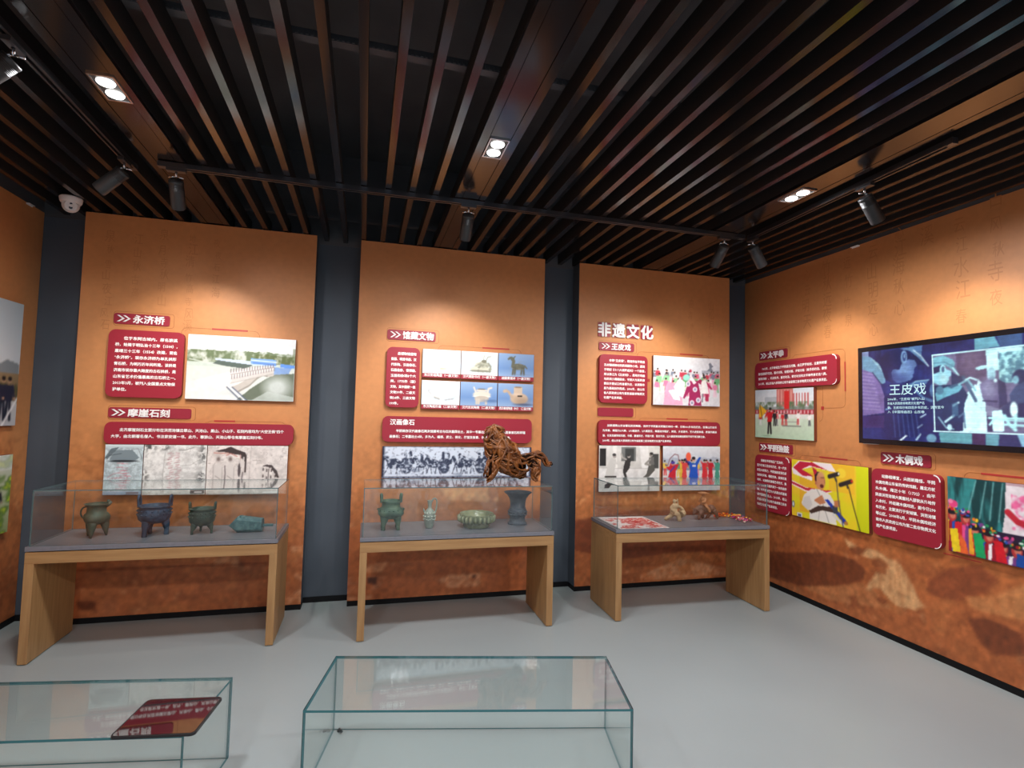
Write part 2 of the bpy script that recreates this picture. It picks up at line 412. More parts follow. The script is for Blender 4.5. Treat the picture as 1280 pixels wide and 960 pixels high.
# ------------------------------------------------------------------ wallpaper prints
def wallpaper(u0, u1, z0, z1, seed, kind):
    p = Pic(u1-u0, z1-z0, int((u1-u0)/0.012), (197, 133, 82))
    U = u0+(u1-u0)*p.X; Z = z1-(z1-z0)*p.Y
    conv = lambda pts: [((u-u0)/(u1-u0), (z1-z)/(z1-z0)) for u, z in pts]
    p.mottle(2.5, 0.05, seed)
    n1 = p.noise((u1-u0)*3, (z1-z0)*5, seed+1, 5); n2 = p.noise((u1-u0)*9, (z1-z0)*9, seed+2, 5); n3 = p.noise((u1-u0)*40, (z1-z0)*30, seed+3, 3)
    low = np.clip((1.55-Z)/0.75+(n1-0.5)*0.8, 0, 1)
    p.put(low, (188, 118, 68)); lo2 = np.clip((1.0-Z)/0.5+(n1-0.5)*0.9, 0, 1); p.put(lo2, (172, 98, 55))
    p.patch(n2, 0.5, 0.72, (136, 74, 44), 0.45, lo2)
    p.patch(n1, 0.56, 0.75, (196, 126, 74), 0.55, low)
    p.patch(n3, 0.66, 0.74, (222, 168, 120), 0.45, np.clip((1.05-Z)/0.3, 0, 1)*np.clip((n2-0.45)*6, 0, 1))
    if kind in ('left', 'one'):
        n4 = p.noise((u1-u0)*2.2, (z1-z0)*6, seed+5, 5); p.patch(np.abs(n4-0.5)*-1, -0.02, 0.0, (120, 62, 32), 0.45, np.clip((1.6-Z)/0.4, 0, 1)*np.clip((Z-0.3)/0.3, 0, 1))
    def cracked(pts, tone=(206, 148, 108)):
        q = Pic(p.w, p.h, p.nx, (0, 0, 0)); q.poly(conv(pts), (255, 255, 255)); m = q.im[..., 0]
        cell = p.noise((u1-u0)*14, (z1-z0)*22, seed+9, 3)
        p.put(m*np.clip((np.abs(cell-0.5)-0.02)*18, 0, 1)*(n2 > 0.36), tone, 0.75)
    if kind == 'one':
        cracked([(-.17, .44), (.11, .44), (.11, .34), (0, .36), (-.17, .38)])
        cracked([(-.48, .23), (-.40, .22), (-.33, .13), (-.42, .16)], (186, 110, 70))
        p.poly(conv([(-.92, .16), (-.80, .15), (-.79, .09), (-.90, .10)]), (96, 44, 22), 0.8)
        p.ell(*conv([(-.72, .10)])[0], 0.04, 0.02, (188, 112, 72), 0.6, 0.6)
        cracked([(.46, .48), (.56, .49), (.56, .45), (.50, .44)]); cracked([(.44, .10), (.57, .16), (.57, .06), (.44, .05)]); cracked([(.50, .27), (.57, .29), (.57, .22)])
    if kind == 'two':
        p.poly(conv([(.90, .62), (1.5, .52), (2.0, .42), (2.5, .44), (2.5, .05), (.9, .05)]), (158, 84, 44), 0.45)
        p.ell(*conv([(2.3, .55)])[0], 0.28, 0.05, (104, 46, 24), 0.8, 0.5)
        cracked([(1.71, .21), (1.99, .21), (1.98, .10), (1.73, .10), (1.62, .16)]); cracked([(1.0, .29), (1.17, .34), (1.28, .33), (1.24, .25), (1.05, .26)])
        cracked([(.91, .24), (1.21, .22), (1.16, .12), (.91, .10)], (184, 120, 86)); cracked([(.91, .07), (1.1, .08), (1.1, .05), (.91, .05)])
        p.poly(conv([(1.06, .22), (1.14, .22), (1.13, .16), (1.07, .17)]), (60, 28, 16), 0.85); p.poly(conv([(1.90, .20), (1.95, .20), (1.94, .15)]), (60, 28, 16), 0.8)
        cracked([(1.62, .92), (2.15, .93), (2.13, .80), (1.7, .82)], (224, 166, 110))
    if kind == 'three':
        p.poly(conv([(2.83, .62), (3.4, .70), (4.43, .66), (4.43, .27), (3.9, .30), (3.3, .26), (2.83, .36)]), (112, 52, 30), 0.75)
        cracked([(3.48, .10), (3.7, .18), (3.9, .24), (4.1, .20), (4.4, .12), (4.4, .06), (3.5, .06)])
        p.patch(n3, 0.60, 0.70, (224, 170, 116), 0.6, np.exp(-((Z-0.80)/0.05)**2))
    if kind == 'right':
        p.poly(conv([(-.16, .80), (1.0, .68), (2.4, .80), (2.4, .62), (-.16, .50)]), (172, 96, 50), 0.5)
        for pts, col, a in (
            ([(-.16, .30), (.23, .33), (.48, .38), (.88, .48), (1.13, .48), (1.23, .44), (1.2, .34), (.98, .24), (.6, .12), (.23, .08), (-.16, .10)], (104, 54, 34), .8),
            ([(.60, .12), (.98, .24), (1.2, .33), (1.3, .30), (1.45, .22), (1.2, .16), (.9, .10)], (190, 128, 82), .6),
            ([(1.04, .63), (1.2, .59), (1.32, .61), (1.42, .57), (1.51, .56), (1.56, .5), (1.6, .44), (1.64, .36), (1.69, .32), (1.62, .27), (1.48, .25), (1.41, .29), (1.35, .34), (1.21, .27), (1.3, .41), (1.35, .48), (1.3, .53), (1.17, .53), (1.07, .58)], (206, 158, 110), .95),
            ([(1.08, .56), (1.15, .60), (1.24, .59), (1.20, .54), (1.13, .53)], (126, 66, 38), .85), ([(1.27, .53), (1.36, .56), (1.42, .53), (1.40, .45), (1.33, .44)], (136, 74, 42), .8),
            ([(1.08, .19), (1.14, .22), (1.18, .14), (1.10, .12)], (130, 68, 38), .7), ([(1.30, .25), (1.36, .28), (1.42, .26), (1.38, .22)], (130, 68, 38), .8),
            ([(1.71, .49), (1.85, .62), (2.04, .69), (2.14, .63), (2.06, .52), (1.9, .43), (1.78, .41), (1.7, .42)], (124, 62, 38), .7),
            ([(1.95, .47), (2.1, .52), (2.3, .66), (3.4, .74), (3.4, .5), (2.4, .46), (2.13, .42), (1.99, .41)], (198, 136, 84), .7),
            ([(1.96, .34), (2.05, .37), (2.12, .38), (2.25, .36), (2.3, .27), (2.22, .22), (2.1, .18), (2.02, .23)], (96, 48, 30), .75)):
            p.poly(conv(pts), col, a)
        p.patch(n3, 0.62, 0.72, (214, 160, 110), 0.55, np.exp(-((Z-0.72)/0.06)**2)*(U < 1.1))
        gr = p.noise((u1-u0)*60, (z1-z0)*8, seed+7, 3); p.put(np.clip((gr-0.5)*5, 0, 1)*np.clip((0.62-Z)/0.1, 0, 1), (150, 80, 42), 0.35)
    # soften the brush edges the way a big ink-jet print does
    k = p.im; 
    for _ in range(1):
        k = (k+np.roll(k, 1, 0)+np.roll(k, -1, 0)+np.roll(k, 1, 1)+np.roll(k, -1, 1))/5
    k[0] = p.im[0]; k[-1] = p.im[-1]; k[:, 0] = p.im[:, 0]; k[:, -1] = p.im[:, -1]
    fine = (p.noise((u1-u0)*30, (z1-z0)*30, seed+12, 3)-0.5)*0.35
    p.im = np.clip(k*(1+fine[..., None]*low[..., None]), 0, 1)
    return p

# ------------------------------------------------------------------ structure
ZC = 2.955; ZTOP = 3.70; YB = -8.0
def struct(name, me, m, **k):
    o = obj(name, me, m, **k); o['kind'] = 'structure'; return o
struct('floor', box_me(-3.2, 6.4, YB-0.2, 0.4, -0.1, 0.0), M['floor'])
struct('ceiling', box_me(-3.2, 6.4, YB-0.2, 0.4, ZTOP, ZTOP+0.1), M['void'])
struct('wall_back', box_me(-3.2, 6.4, 0.16, 0.4, 0, 2.93), M['grey_wall'])
struct('trim_1', box_me(-3.2, 6.4, 0.156, 0.4, 2.93, ZTOP), M['void'])
bm = bmesh.new(); box(bm, -3.2, -0.8, YB-0.2, YB, 0, ZTOP); box(bm, 4.2, 6.4, YB-0.2, YB, 0, ZTOP); box(bm, -0.8, 4.2, YB-0.2, YB, 2.75, ZTOP)  # unseen wall, its wide doorway made up to let in sky light
struct('wall_front', mesh_of(bm), M['grey_wall'])
def side_wall(name, F, left):
    L0, L1 = (-8.2, 0.158) if left else (-0.158, 8.2)
    bm = bmesh.new(); box(bm, L0, L1, 0, ZC-0.008, -0.18, -0.002)
    w = struct(name, mesh_of(bm), M['grey_wall']); w.matrix_world = F
    tr = struct('trim_2' if left else 'trim_3', box_me(L0, L1, ZC-0.008, ZTOP, -0.18, -0.004), M['void']); tr.matrix_world = F
    a, b = (-3.4, 0.155) if left else (-0.155, 3.4)
    p = wallpaper(a, b, 0.043, ZC, 31 if left else 57, 'left' if left else 'right')
    obj('wallpaper', p.mesh('wallpaper'), M['paper'], w, loc=((a+b)/2, (0.043+ZC)/2, 0))
    a2, b2 = ((-8.2, -3.4) if left else (3.4, 8.2))
    p = wallpaper(a2, b2, 0.043, ZC, 91, 'plain'); p2 = obj('wallpaper', p.mesh('wallpaper'), M['paper'], w, loc=((a2+b2)/2, (0.043+ZC)/2, 0))
    bb = struct('baseboard_left' if left else 'baseboard_right', box_me(L0, L1, 0, 0.043, -0.001, 0.004), M['black']); bb.matrix_world = F
    return w
wl = side_wall('wall_left', FL, True); wr = side_wall('wall_right', FR, False)
bm = bmesh.new()
for a, b in ((-1.35, -1.023), (0.5688, 0.9116), (2.5033, 2.8371), (4.4296, 4.73)): box(bm, a+0.002, b-0.002, 0.150, 0.162, 0, 0.043)
struct('baseboard_back', mesh_of(bm), M['black'])

# three printed panels standing in front of the grey back wall
GLYPHS = '云水山月风花雪夜松石泉竹清溪古寺春秋江海天地明心高远'
def calligraphy(parent, cols, z_of, size=0.10):
    parts = []
    for (u, ztop, zbot) in cols:
        z = ztop
        while z > zbot:
            ch = random.choice(GLYPHS); co, fs = text_arrays(ch, size*random.uniform(0.7, 1.1), 1)
            co[:, 0] = (co[:, 0]-co[:, 0].mean())*0.75+u+random.uniform(-.01, .01); co[:, 1] = co[:, 1]*1.1+z-z_of
            parts.append((co, fs)); z -= size*random.uniform(1.0, 1.35)
    return obj('brush_calligraphy', join_arrays(parts), M['callig'], parent, loc=(0, 0, 0.0012))
PAN = ((-1.023, 0.5688, 'one', 'left', 101, [(-.86, 2.75, 2.1), (-.68, 2.75, 2.3), (-.51, 2.8, 2.3), (-.325, 2.8, 2.1), (-.145, 2.78, 2.38)], 'tall orange printed wall panel with white bridge photo, leftmost of the three'),
       (0.9116, 2.5033, 'two', 'middle', 202, [], 'tall orange printed wall panel between two grey wall recesses, behind the root carving'),
       (2.8371, 4.4296, 'three', 'right', 303, [(4.0, 2.62, 2.18), (4.22, 2.62, 2.25)], 'tall orange printed wall panel nearest the corner, behind the case with clay figures'))
for x0, x1, kind, side, seed, cols, lab in PAN:
    w = x1-x0; cx = (x0+x1)/2; cz = (0.043+2.95)/2
    t = empty('wall_panel', M=on(FB, cx, 0, 0)); tag(t, lab, 'panel', 'orange printed panels along the back wall')
    obj('panel_body', box_me(-w/2, w/2, 0.043, 2.95, -0.158, -0.0015), M['grey_wall'], t)
    p = wallpaper(x0, x1, 0.043, 2.95, seed, kind)
    f = obj('printed_face', p.mesh('printed_face'), M['paper'], t, loc=(0, cz, 0))
    if cols: calligraphy(f, [(u-cx, a, b) for u, a, b in cols], cz, 0.085)
    obj('base_strip', box_me(-w/2, w/2, 0.0, 0.043, -0.150, -0.004), M['black'], t)
calligraphy(wr, [(.67, 2.80, 2.35), (.89, 2.80, 2.2), (1.10, 2.80, 2.2), (1.33, 2.82, 2.2), (1.54, 2.90, 2.2), (1.76, 2.80, 2.7), (1.97, 2.82, 2.2), (2.18, 2.91, 2.2)], 0, 0.125)

# ------------------------------------------------------------------ slatted ceiling
def ordinal(n): return ['first', 'second', 'third', 'fourth', 'fifth', 'sixth', 'seventh', 'eighth', 'ninth', 'tenth', 'eleventh', 'twelfth', 'thirteenth'][n]
SL_Y0, SL_Y1 = -7.9, 0.148
def slat_me(w, h):
    bm = bmesh.new(); box(bm, -w/2, w/2, SL_Y0, SL_Y1, 0, h)
    bmesh.ops.recalc_face_normals(bm, faces=bm.faces)
    for f in bm.faces: f.material_index = 0 if f.normal.z < -0.5 else 1
    me = bpy.data.meshes.new('ceiling_slat'); bm.to_mesh(me); bm.free()
    me.materials.append(M['slat']); me.materials.append(M['slat_side']); return me
slat = slat_me(0.036, 0.10)
def slat_row(xs, where, grp):
    for i, x in enumerate(xs):
        o = bpy.data.objects.new('ceiling_batten', slat); COL.objects.link(o); o.location = (x, 0, ZC)
        tag(o, 'dark brown ceiling slat, %s %s' % (ordinal(i), where), 'slat', grp, 'thing')
slat_row([1.379-0.1492*i for i in range(10)], 'to the left of the middle downlight board', 'ceiling slats between left and middle boards')
slat_row([1.838+0.143*i for i in range(11)], 'to the right of the middle downlight board', 'ceiling slats between middle and right boards')
slat_row([3.80+0.134*i for i in range(7)], 'to the right of the rightmost downlight board', 'ceiling slats beside the right wall')
slat_row([-0.40-0.134*i for i in range(7)], 'to the left of the leftmost downlight board', 'ceiling slats beside the left wall')
BOARDS = ((-0.17, 'left'), (1.605, 'middle'), (3.555, 'right'))
def board_me():
    bm = bmesh.new()
    for a, b, z in ((-0.10, -0.0565, 0), (-0.0535, 0.0535, 0.0015), (0.0565, 0.10, 0)): box(bm, a, b, SL_Y0, SL_Y1, z, 0.02)
    for f in bm.faces: f.material_index = 0
    box(bm, -0.10, 0.10, SL_Y0, SL_Y1, 0.021, 0.10, 1)
    me = mesh_of(bm, 'ceiling_board'); me.materials.append(M['slat']); me.materials.append(M['slat_side']); return me
bd = board_me()
for x, side in BOARDS:
    o = bpy.data.objects.new('ceiling_board', bd); COL.objects.link(o); o.location = (x, 0, ZC)
    tag(o, 'wide brown ceiling board holding the %s twin downlight' % {'left': 'leftmost', 'middle': 'middle', 'right': 'rightmost'}[side], 'ceiling board', 'wide boards in the slatted ceiling', 'thing')
# carrier rails lying on the slats
for y, lab in ((-2.28, 'grey perforated carrier rail crossing above the slats, nearer the viewer'), (-0.12, 'grey perforated carrier rail above the slats close to the back wall'), (-4.6, 'grey perforated carrier rail above the slats, behind the viewer')):
    bm = bmesh.new(); box(bm, -1.25, 4.6, y-0.022, y+0.022, ZC+0.1005, ZC+0.13)
    for k in range(290): 
        xx = -1.24+k*0.02; box(bm, xx, xx+0.012, y-0.027, y-0.022, ZC+0.103, ZC+0.118)
    tag(obj('carrier_rail', mesh_of(bm), M['rail']), lab, 'rail', 'carrier rails above the slats')
# dark ducts and pipes hung in the void
bm = bmesh.new(); tube(bm, [(-1.2, -3.0, 3.5), (4.6, -3.0, 3.5)], 0.07, 14)
tag(obj('sprinkler_pipe', mesh_of(bm, smooth=True), M['void']), 'black pipe running across the dark void above the slats', 'pipe')

# twin downlights in the boards
def downlight(x, y, lab, grp):
    t = empty('downlight', (x, y, ZC)); tag(t, lab, 'downlight', grp)
    bm = bmesh.new(); a, b = 0.052, 0.105
    for q in ((-a, a, -b, -b+0.008), (-a, a, b-0.008, b), (-a, -a+0.007, -b+0.008, b-0.008), (a-0.007, a, -b+0.008, b-0.008)): box(bm, q[0], q[1], q[2], q[3], -0.006, 0.001)
    obj('lamp_frame', mesh_of(bm), M['chrome'], t)
    obj('backing_plate', box_me(-a+0.007, a-0.007, -b+0.008, b-0.008, -0.0012, 0.001), M['lamp_body'], t)
    for s in (-1, 1):
        bm = bmesh.new(); lathe(bm, [(0.036, -0.003), (0.034, -0.007), (0.022, -0.010), (0.006, -0.011)], 24)
        bo = obj('bulb', mesh_of(bm, smooth=True), M['bulb'], t, loc=(0, s*0.047, 0))
        l = bpy.data.lights.new('bulb_light', 'SPOT'); l.energy = P_DOWN; l.color = (0.98, 0.98, 1.0); l.spot_size = math.radians(177); l.spot_blend = 0.5; l.shadow_soft_size = 0.13
        lo = bpy.data.objects.new('bulb_light', l); COL.objects.link(lo); lo.parent = bo; lo.location = (0, 0, -0.02)
for x, side in BOARDS:
    nm = {'left': 'leftmost', 'middle': 'middle', 'right': 'rightmost'}[side]
    downlight(x+{'left': 0.014, 'middle': 0.0, 'right': -0.018}[side], -1.83, 'lit twin downlight set in the %s wide ceiling board' % nm, 'twin downlights in the ceiling boards')
    downlight(x, -4.9, 'added unseen twin fill downlight in the %s ceiling board, behind the viewer' % nm, 'added fill downlights behind the viewer')  # both rows behind the camera are unseen, added as fill light
    downlight(x, -7.1, 'added unseen twin fill downlight in the %s ceiling board, far behind the viewer' % nm, 'added fill downlights far behind the viewer')

# lighting tracks and spotlights
def track(a, b, lab):
    a, b = Vector(a), Vector(b); d = b-a; L = d.length
    t = empty('lighting_track', a, (0, 0, math.atan2(d.y, d.x))); tag(t, lab, 'track', 'black lighting tracks under the slats')
    bm = bmesh.new(); h = 0.0175
    for q in ((-h, h, 0.020, 0.030), (-h, -h+0.008, 0.0, 0.020), (h-0.008, h, 0.0, 0.020), (-0.003, 0.003, 0.008, 0.020)): box(bm, 0, L, q[0], q[1], q[2], q[3])
    obj('rail_body', mesh_of(bm), M['track'], t)
    for x in (0, L): obj('end_cap', box_me(x-0.02, x+0.02, -0.019, 0.019, -0.001, 0.031, 0.002), M['track'], t)
    return t
ZT = 2.921
track((-0.19, -1.085, ZT), (3.70, -1.105, ZT), 'long black lighting track running along the back panels')
track((-0.365, -1.0, ZT), (-0.355, -4.4, ZT), 'black lighting track running toward the viewer on the left')
track((3.765, -1.13, ZT), (3.715, -2.62, ZT), 'black lighting track running toward the viewer beside the right wall')
def spotlight(x, y, along, aim, lab, half=38, watts=1.0):
    t = empty('track_spotlight', (x, y, ZT)); tag(t, lab, 'spotlight', 'black track spotlights')
    a = empty('adapter', parent=t) if False else None
    bm = bmesh.new()
    if along == 'x': box(bm, -0.05, 0.05, -0.016, 0.016, -0.018, 0.002)
    else: box(bm, -0.016, 0.016, -0.05, 0.05, -0.018, 0.002)
    obj('adapter', mesh_of(bm), M['track'], t)
    piv = Vector((0, 0, -0.055)); d = (Vector(aim)-(Vector((x, y, ZT))+piv)).normalized()
    q = d.to_track_quat('-Z', 'Y').to_matrix().to_4x4()
    bm = bmesh.new(); tube(bm, [(0, 0, -0.016), (0, 0, -0.05)], 0.007, 8)
    tube(bm, [(-0.0, 0, -0.045), (-0.02, 0, -0.05), (-0.04, 0, -0.052)], 0.005, 6); tube(bm, [(0, 0, -0.045), (0.02, 0, -0.05), (0.04, 0, -0.052)], 0.005, 6)
    obj('bracket', mesh_of(bm, smooth=True), M['chrome'], t)
    H = Matrix.Translation(piv + d*0.085 + Vector((0, 0, -0.012))) @ q
    bm = bmesh.new(); r = 0.039
    prof = [(0.004, 0.086), (r-0.004, 0.086), (r, 0.082)]
    for k in range(6): prof += [(r, 0.07-k*0.006), (r-0.0015, 0.068-k*0.006), (r-0.0015, 0.066-k*0.006), (r, 0.064-k*0.006)]
    prof += [(r, -0.080), (r-0.002, -0.084), (r-0.004, -0.084), (r-0.006, -0.055)]
    lathe(bm, prof, 32, close=False)
    h = obj('lamp_head', mesh_of(bm, smooth=True, angle=0.6), M['lamp_body'], t, M=H)
    bm = bmesh.new(); lathe(bm, [(r-0.006, -0.056), (0.02, -0.054), (0.004, -0.053)], 24); obj('lens', mesh_of(bm, smooth=True), M['spot_glow'], h)
    l = bpy.data.lights.new('spot_beam', 'SPOT'); l.energy = P_SPOT*watts; l.color = (1.0, 0.93, 0.82); l.spot_size = math.radians(2*half); l.spot_blend = 0.75; l.shadow_soft_size = 0.02
    lo = bpy.data.objects.new('spot_beam', l); COL.objects.link(lo); lo.parent = h; lo.location = (0, 0, -0.088)
spotlight(-0.115, -1.085, 'x', (-0.22, 0, 1.62), 'black track spotlight hanging in front of the leftmost panel')
spotlight(1.60, -1.095, 'x', (1.60, 0, 1.60), 'black track spotlight hanging in front of the middle panel')
spotlight(3.55, -1.105, 'x', (3.46, 0, 1.62), 'black track spotlight tilted at the right panel, left one by the corner')
spotlight(3.765, -1.15, 'y', (4.71, -0.95, 1.70), 'black track spotlight tilted at the right wall, right one by the corner', 36, 0.72)
spotlight(3.73, -2.13, 'y', (4.68, -2.05, 1.72), 'black track spotlight above the wall screen', 38, 0.8)
spotlight(-0.364, -1.12, 'y', (-1.37, -0.95, 1.95), 'black track spotlight tilted left, above the white dome camera', 34, 0.3)
spotlight(-0.362, -2.12, 'y', (-1.39, -2.1, 1.85), 'black track spotlight cut off by the left edge of the photo', 36, 0.4)

# dome camera and little clips at the wall tops
t = empty('dome_camera', (-1.0, -0.26, ZC-0.001)); tag(t, 'white dome security camera under the slats by the left recess', 'security camera')
bm = bmesh.new(); lathe(bm, [(0.062, 0), (0.066, -0.006), (0.062, -0.030), (0.056, -0.04)], 32); obj('mount', mesh_of(bm, smooth=True, angle=0.7), M['cctv'], t)
bm = bmesh.new(); ball(bm, (0, 0, 0), 0.050, 24, 16); e = obj('eyeball', mesh_of(bm, smooth=True), M['cctv'], t, loc=(0, 0, -0.052))
dv = Vector((0.42, -0.86, -0.30)).normalized(); qq = dv.to_track_quat('Z', 'Y').to_matrix().to_4x4()
bm = bmesh.new(); lathe(bm, [(0.036, 0.036), (0.034, 0.046), (0.004, 0.047)], 24); fp = obj('faceplate', mesh_of(bm, smooth=True, angle=0.5), M['cctv'], e, M=qq)
for yy, rr in ((0.012, 0.008), (-0.012, 0.011)):
    bm = bmesh.new(); lathe(bm, [(rr, 0.047), (rr*0.8, 0.0485), (0.001, 0.0488)], 16); obj('lens', mesh_of(bm, smooth=True), M['lens'], fp, loc=(0, yy, 0))
def clip(F, u, lab):
    bm = bmesh.new(); box(bm, -0.035, 0.035, -0.010, 0.0, 0.0, 0.003); box(bm, -0.035, 0.035, -0.0022, 0.0, 0.003, 0.02)
    o = obj('edge_clip', mesh_of(bm), M['cctv'], M=on(F, u, ZC-0.004, 0.0005)); tag(o, lab, 'clip')
clip(FL, -0.03, 'small white clip at the top edge of the left wall'); clip(FR, 1.18, 'small white clip at the top edge of the right wall')

# ------------------------------------------------------------------ signs and boards
def plaque(F, u0, u1, v0, v1, title, lab, frac=0.62, chev=True, cat='sign'):
    """maroon title plate: plate, chevrons, raised lettering, thin printed outline"""
    w, h = u1-u0, v1-v0; t = empty('title_plaque', M=on(F, (u0+u1)/2, (v0+v1)/2, 0.0006)); tag(t, lab, cat, 'maroon title plaques')
    obj('plate', prism_me(rrect(w, h, 0.016), 0, 0.006, 0.0015), M['plate'], t)
    bm = bmesh.new(); ring_strip(bm, [(x+0.012, y) for x, y in rrect(w+0.03, h+0.026, 0.02)], 0.0026, -0.0004, 0.0006); obj('outline', mesh_of(bm), M['pale_line'], t)
    if chev:
        for k in range(2):
            bm = bmesh.new(); x = -w/2+0.022+k*0.038; a = h*0.30; s = 0.034; th = 0.015
            prism(bm, [(x, a), (x+th, a), (x+th+s, 0), (x+th, -a), (x, -a), (x+s, 0)], 0.006, 0.013); obj('chevron', mesh_of(bm), M['white'], t)
    if title:
        size = h*0.80; co, fs = text_arrays(title, size, 3)
        x0 = -w/2+(0.125 if chev else 0.02); W = co[:, 0].max()-co[:, 0].min(); k = (frac*w)/W
        co[:, 0] = (co[:, 0]-co[:, 0].min())*k+x0; co[:, 1] -= (co[:, 1].max()+co[:, 1].min())/2; co[:, 2] += 0.006
        obj('lettering', raised(join_arrays(bolden(co, fs, h*0.022)), 0.006), M['white'], t)
    return t
def text_board(F, u0, u1, v0, v1, lines, lab, size, pitch, left, right, top, n=0.036, heading=None, accents=False, bold=0.0009, rad=0.045):
    w, h = u1-u0, v1-v0; t = empty('text_board', M=on(F, (u0+u1)/2, (v0+v1)/2, 0.0006)); tag(t, lab, 'information board', 'maroon information boards')
    b = obj('board', prism_me(rrect(w, h, rad, 8), 0, n, 0.002), M['maroon'], t)
    parts = []; y = h/2-top
    if heading:
        obj('heading', join_arrays(fit_line(heading, -w/2+left, 0, y, 0.05, False, 0.0016, 2)), M['white'], t, loc=(0, 0, n+0.0006)); y -= 0.062
    for s in lines:
        full = s.endswith('|'); s = s.rstrip('|')
        parts += fit_line(s, -w/2+left, w/2-right, y, size, full, bold, 1); y -= pitch
    obj('lettering', join_arrays(parts), M['white'], t, loc=(0, 0, n+0.0006))
    if accents:
        bm = bmesh.new()
        for sy in (1, -1):
            cx, cy = w/2-rad, sy*(h/2-rad)
            ring_strip(bm, [(cx+(rad-0.003)*math.cos(a), cy+sy*(rad-0.003)*math.sin(a)) for a in [PI/2*k/8 for k in range(9)]], 0.008 if sy > 0 else 0.005, n, n+0.001, False)
        obj('corner_accent', mesh_of(bm), M['white'], t)
    return t
def photo_board(F, u0, u1, v0, v1, pic, lab, grp, n=0.032, caption=None, cap_h=0.035, tab=None):
    w, h = u1-u0, v1-v0; t = empty('photo_board', M=on(F, (u0+u1)/2, (v0+v1)/2, 0.0006)); tag(t, lab, 'photo board', grp)
    obj('board', box_me(-w/2, w/2, -h/2, h/2, 0, n, 0.0), M['board_edge'], t)
    off = cap_h/2 if caption is not None else 0
    obj('print', pic.soften(1).mesh('print'), M['print'], t, loc=(0, off, n+0.0006))
    if caption is not None:
        c = obj('caption_strip', box_me(-w/2, w/2, -h/2, -h/2+cap_h-0.001, n, n+0.0009), M['caption'], t)
        co, fs = text_arrays(caption, cap_h*0.72, 1); W = co[:, 0].max()-co[:, 0].min(); k = min(1, w*0.9/W)
        co[:, 0] = (co[:, 0]-co[:, 0].min()-W/2)*k; co[:, 1] += -h/2+cap_h*0.25-co[:, 1].min(); co[:, 2] += n+0.0014
        obj('lettering', join_arrays(bolden(co, fs, 0.0006)), M['white'], t)
    if tab:
        co, fs = text_arrays(tab, 0.02, 1); co[:, 0] += w/2-0.012-co[:, 0].max(); co[:, 1] += -h/2+0.014-co[:, 1].min(); co[:, 2] += n+0.0014
        obj('lettering', join_arrays(bolden(co, fs, 0.0005)), M['white'], t)
    return t
def ornament(F, u0, u1, v, bar, lab, drop=0.045, updown=1):
    """printed line with rounded ends and a thick red stretch"""
    t = empty('ornament_line', M=on(F, 0, 0, 0.0008)); tag(t, lab, 'ornament', 'printed ornament lines')
    r = 0.04; pts = [(u0, v-drop*updown)]
    pts += [(u0+r-r*math.cos(a), v-updown*(r-r*math.sin(a))) for a in [PI/2*k/6 for k in range(7)]]
    pts += [(u1-r+r*math.sin(a), v-updown*(r-r*math.cos(a))) for a in [PI/2*k/6 for k in range(7)]] + [(u1, v-drop*updown)]
    bm = bmesh.new(); ring_strip(bm, pts, 0.0025, 0, 0.0006, False); obj('thin_line', mesh_of(bm), M['pale_line'], t)
    bm = bmesh.new(); box(bm, bar[0], bar[1], v-0.006, v+0.006, 0, 0.0014); obj('red_bar', mesh_of(bm), M['red_line'], t)
def dot(F, u, v, lab):
    o = obj('red_square', box_me(-0.014, 0.014, -0.014, 0.014, 0, 0.002), M['red_line'], M=on(F, u, v, 0.0008)); tag(o, lab, 'ornament')

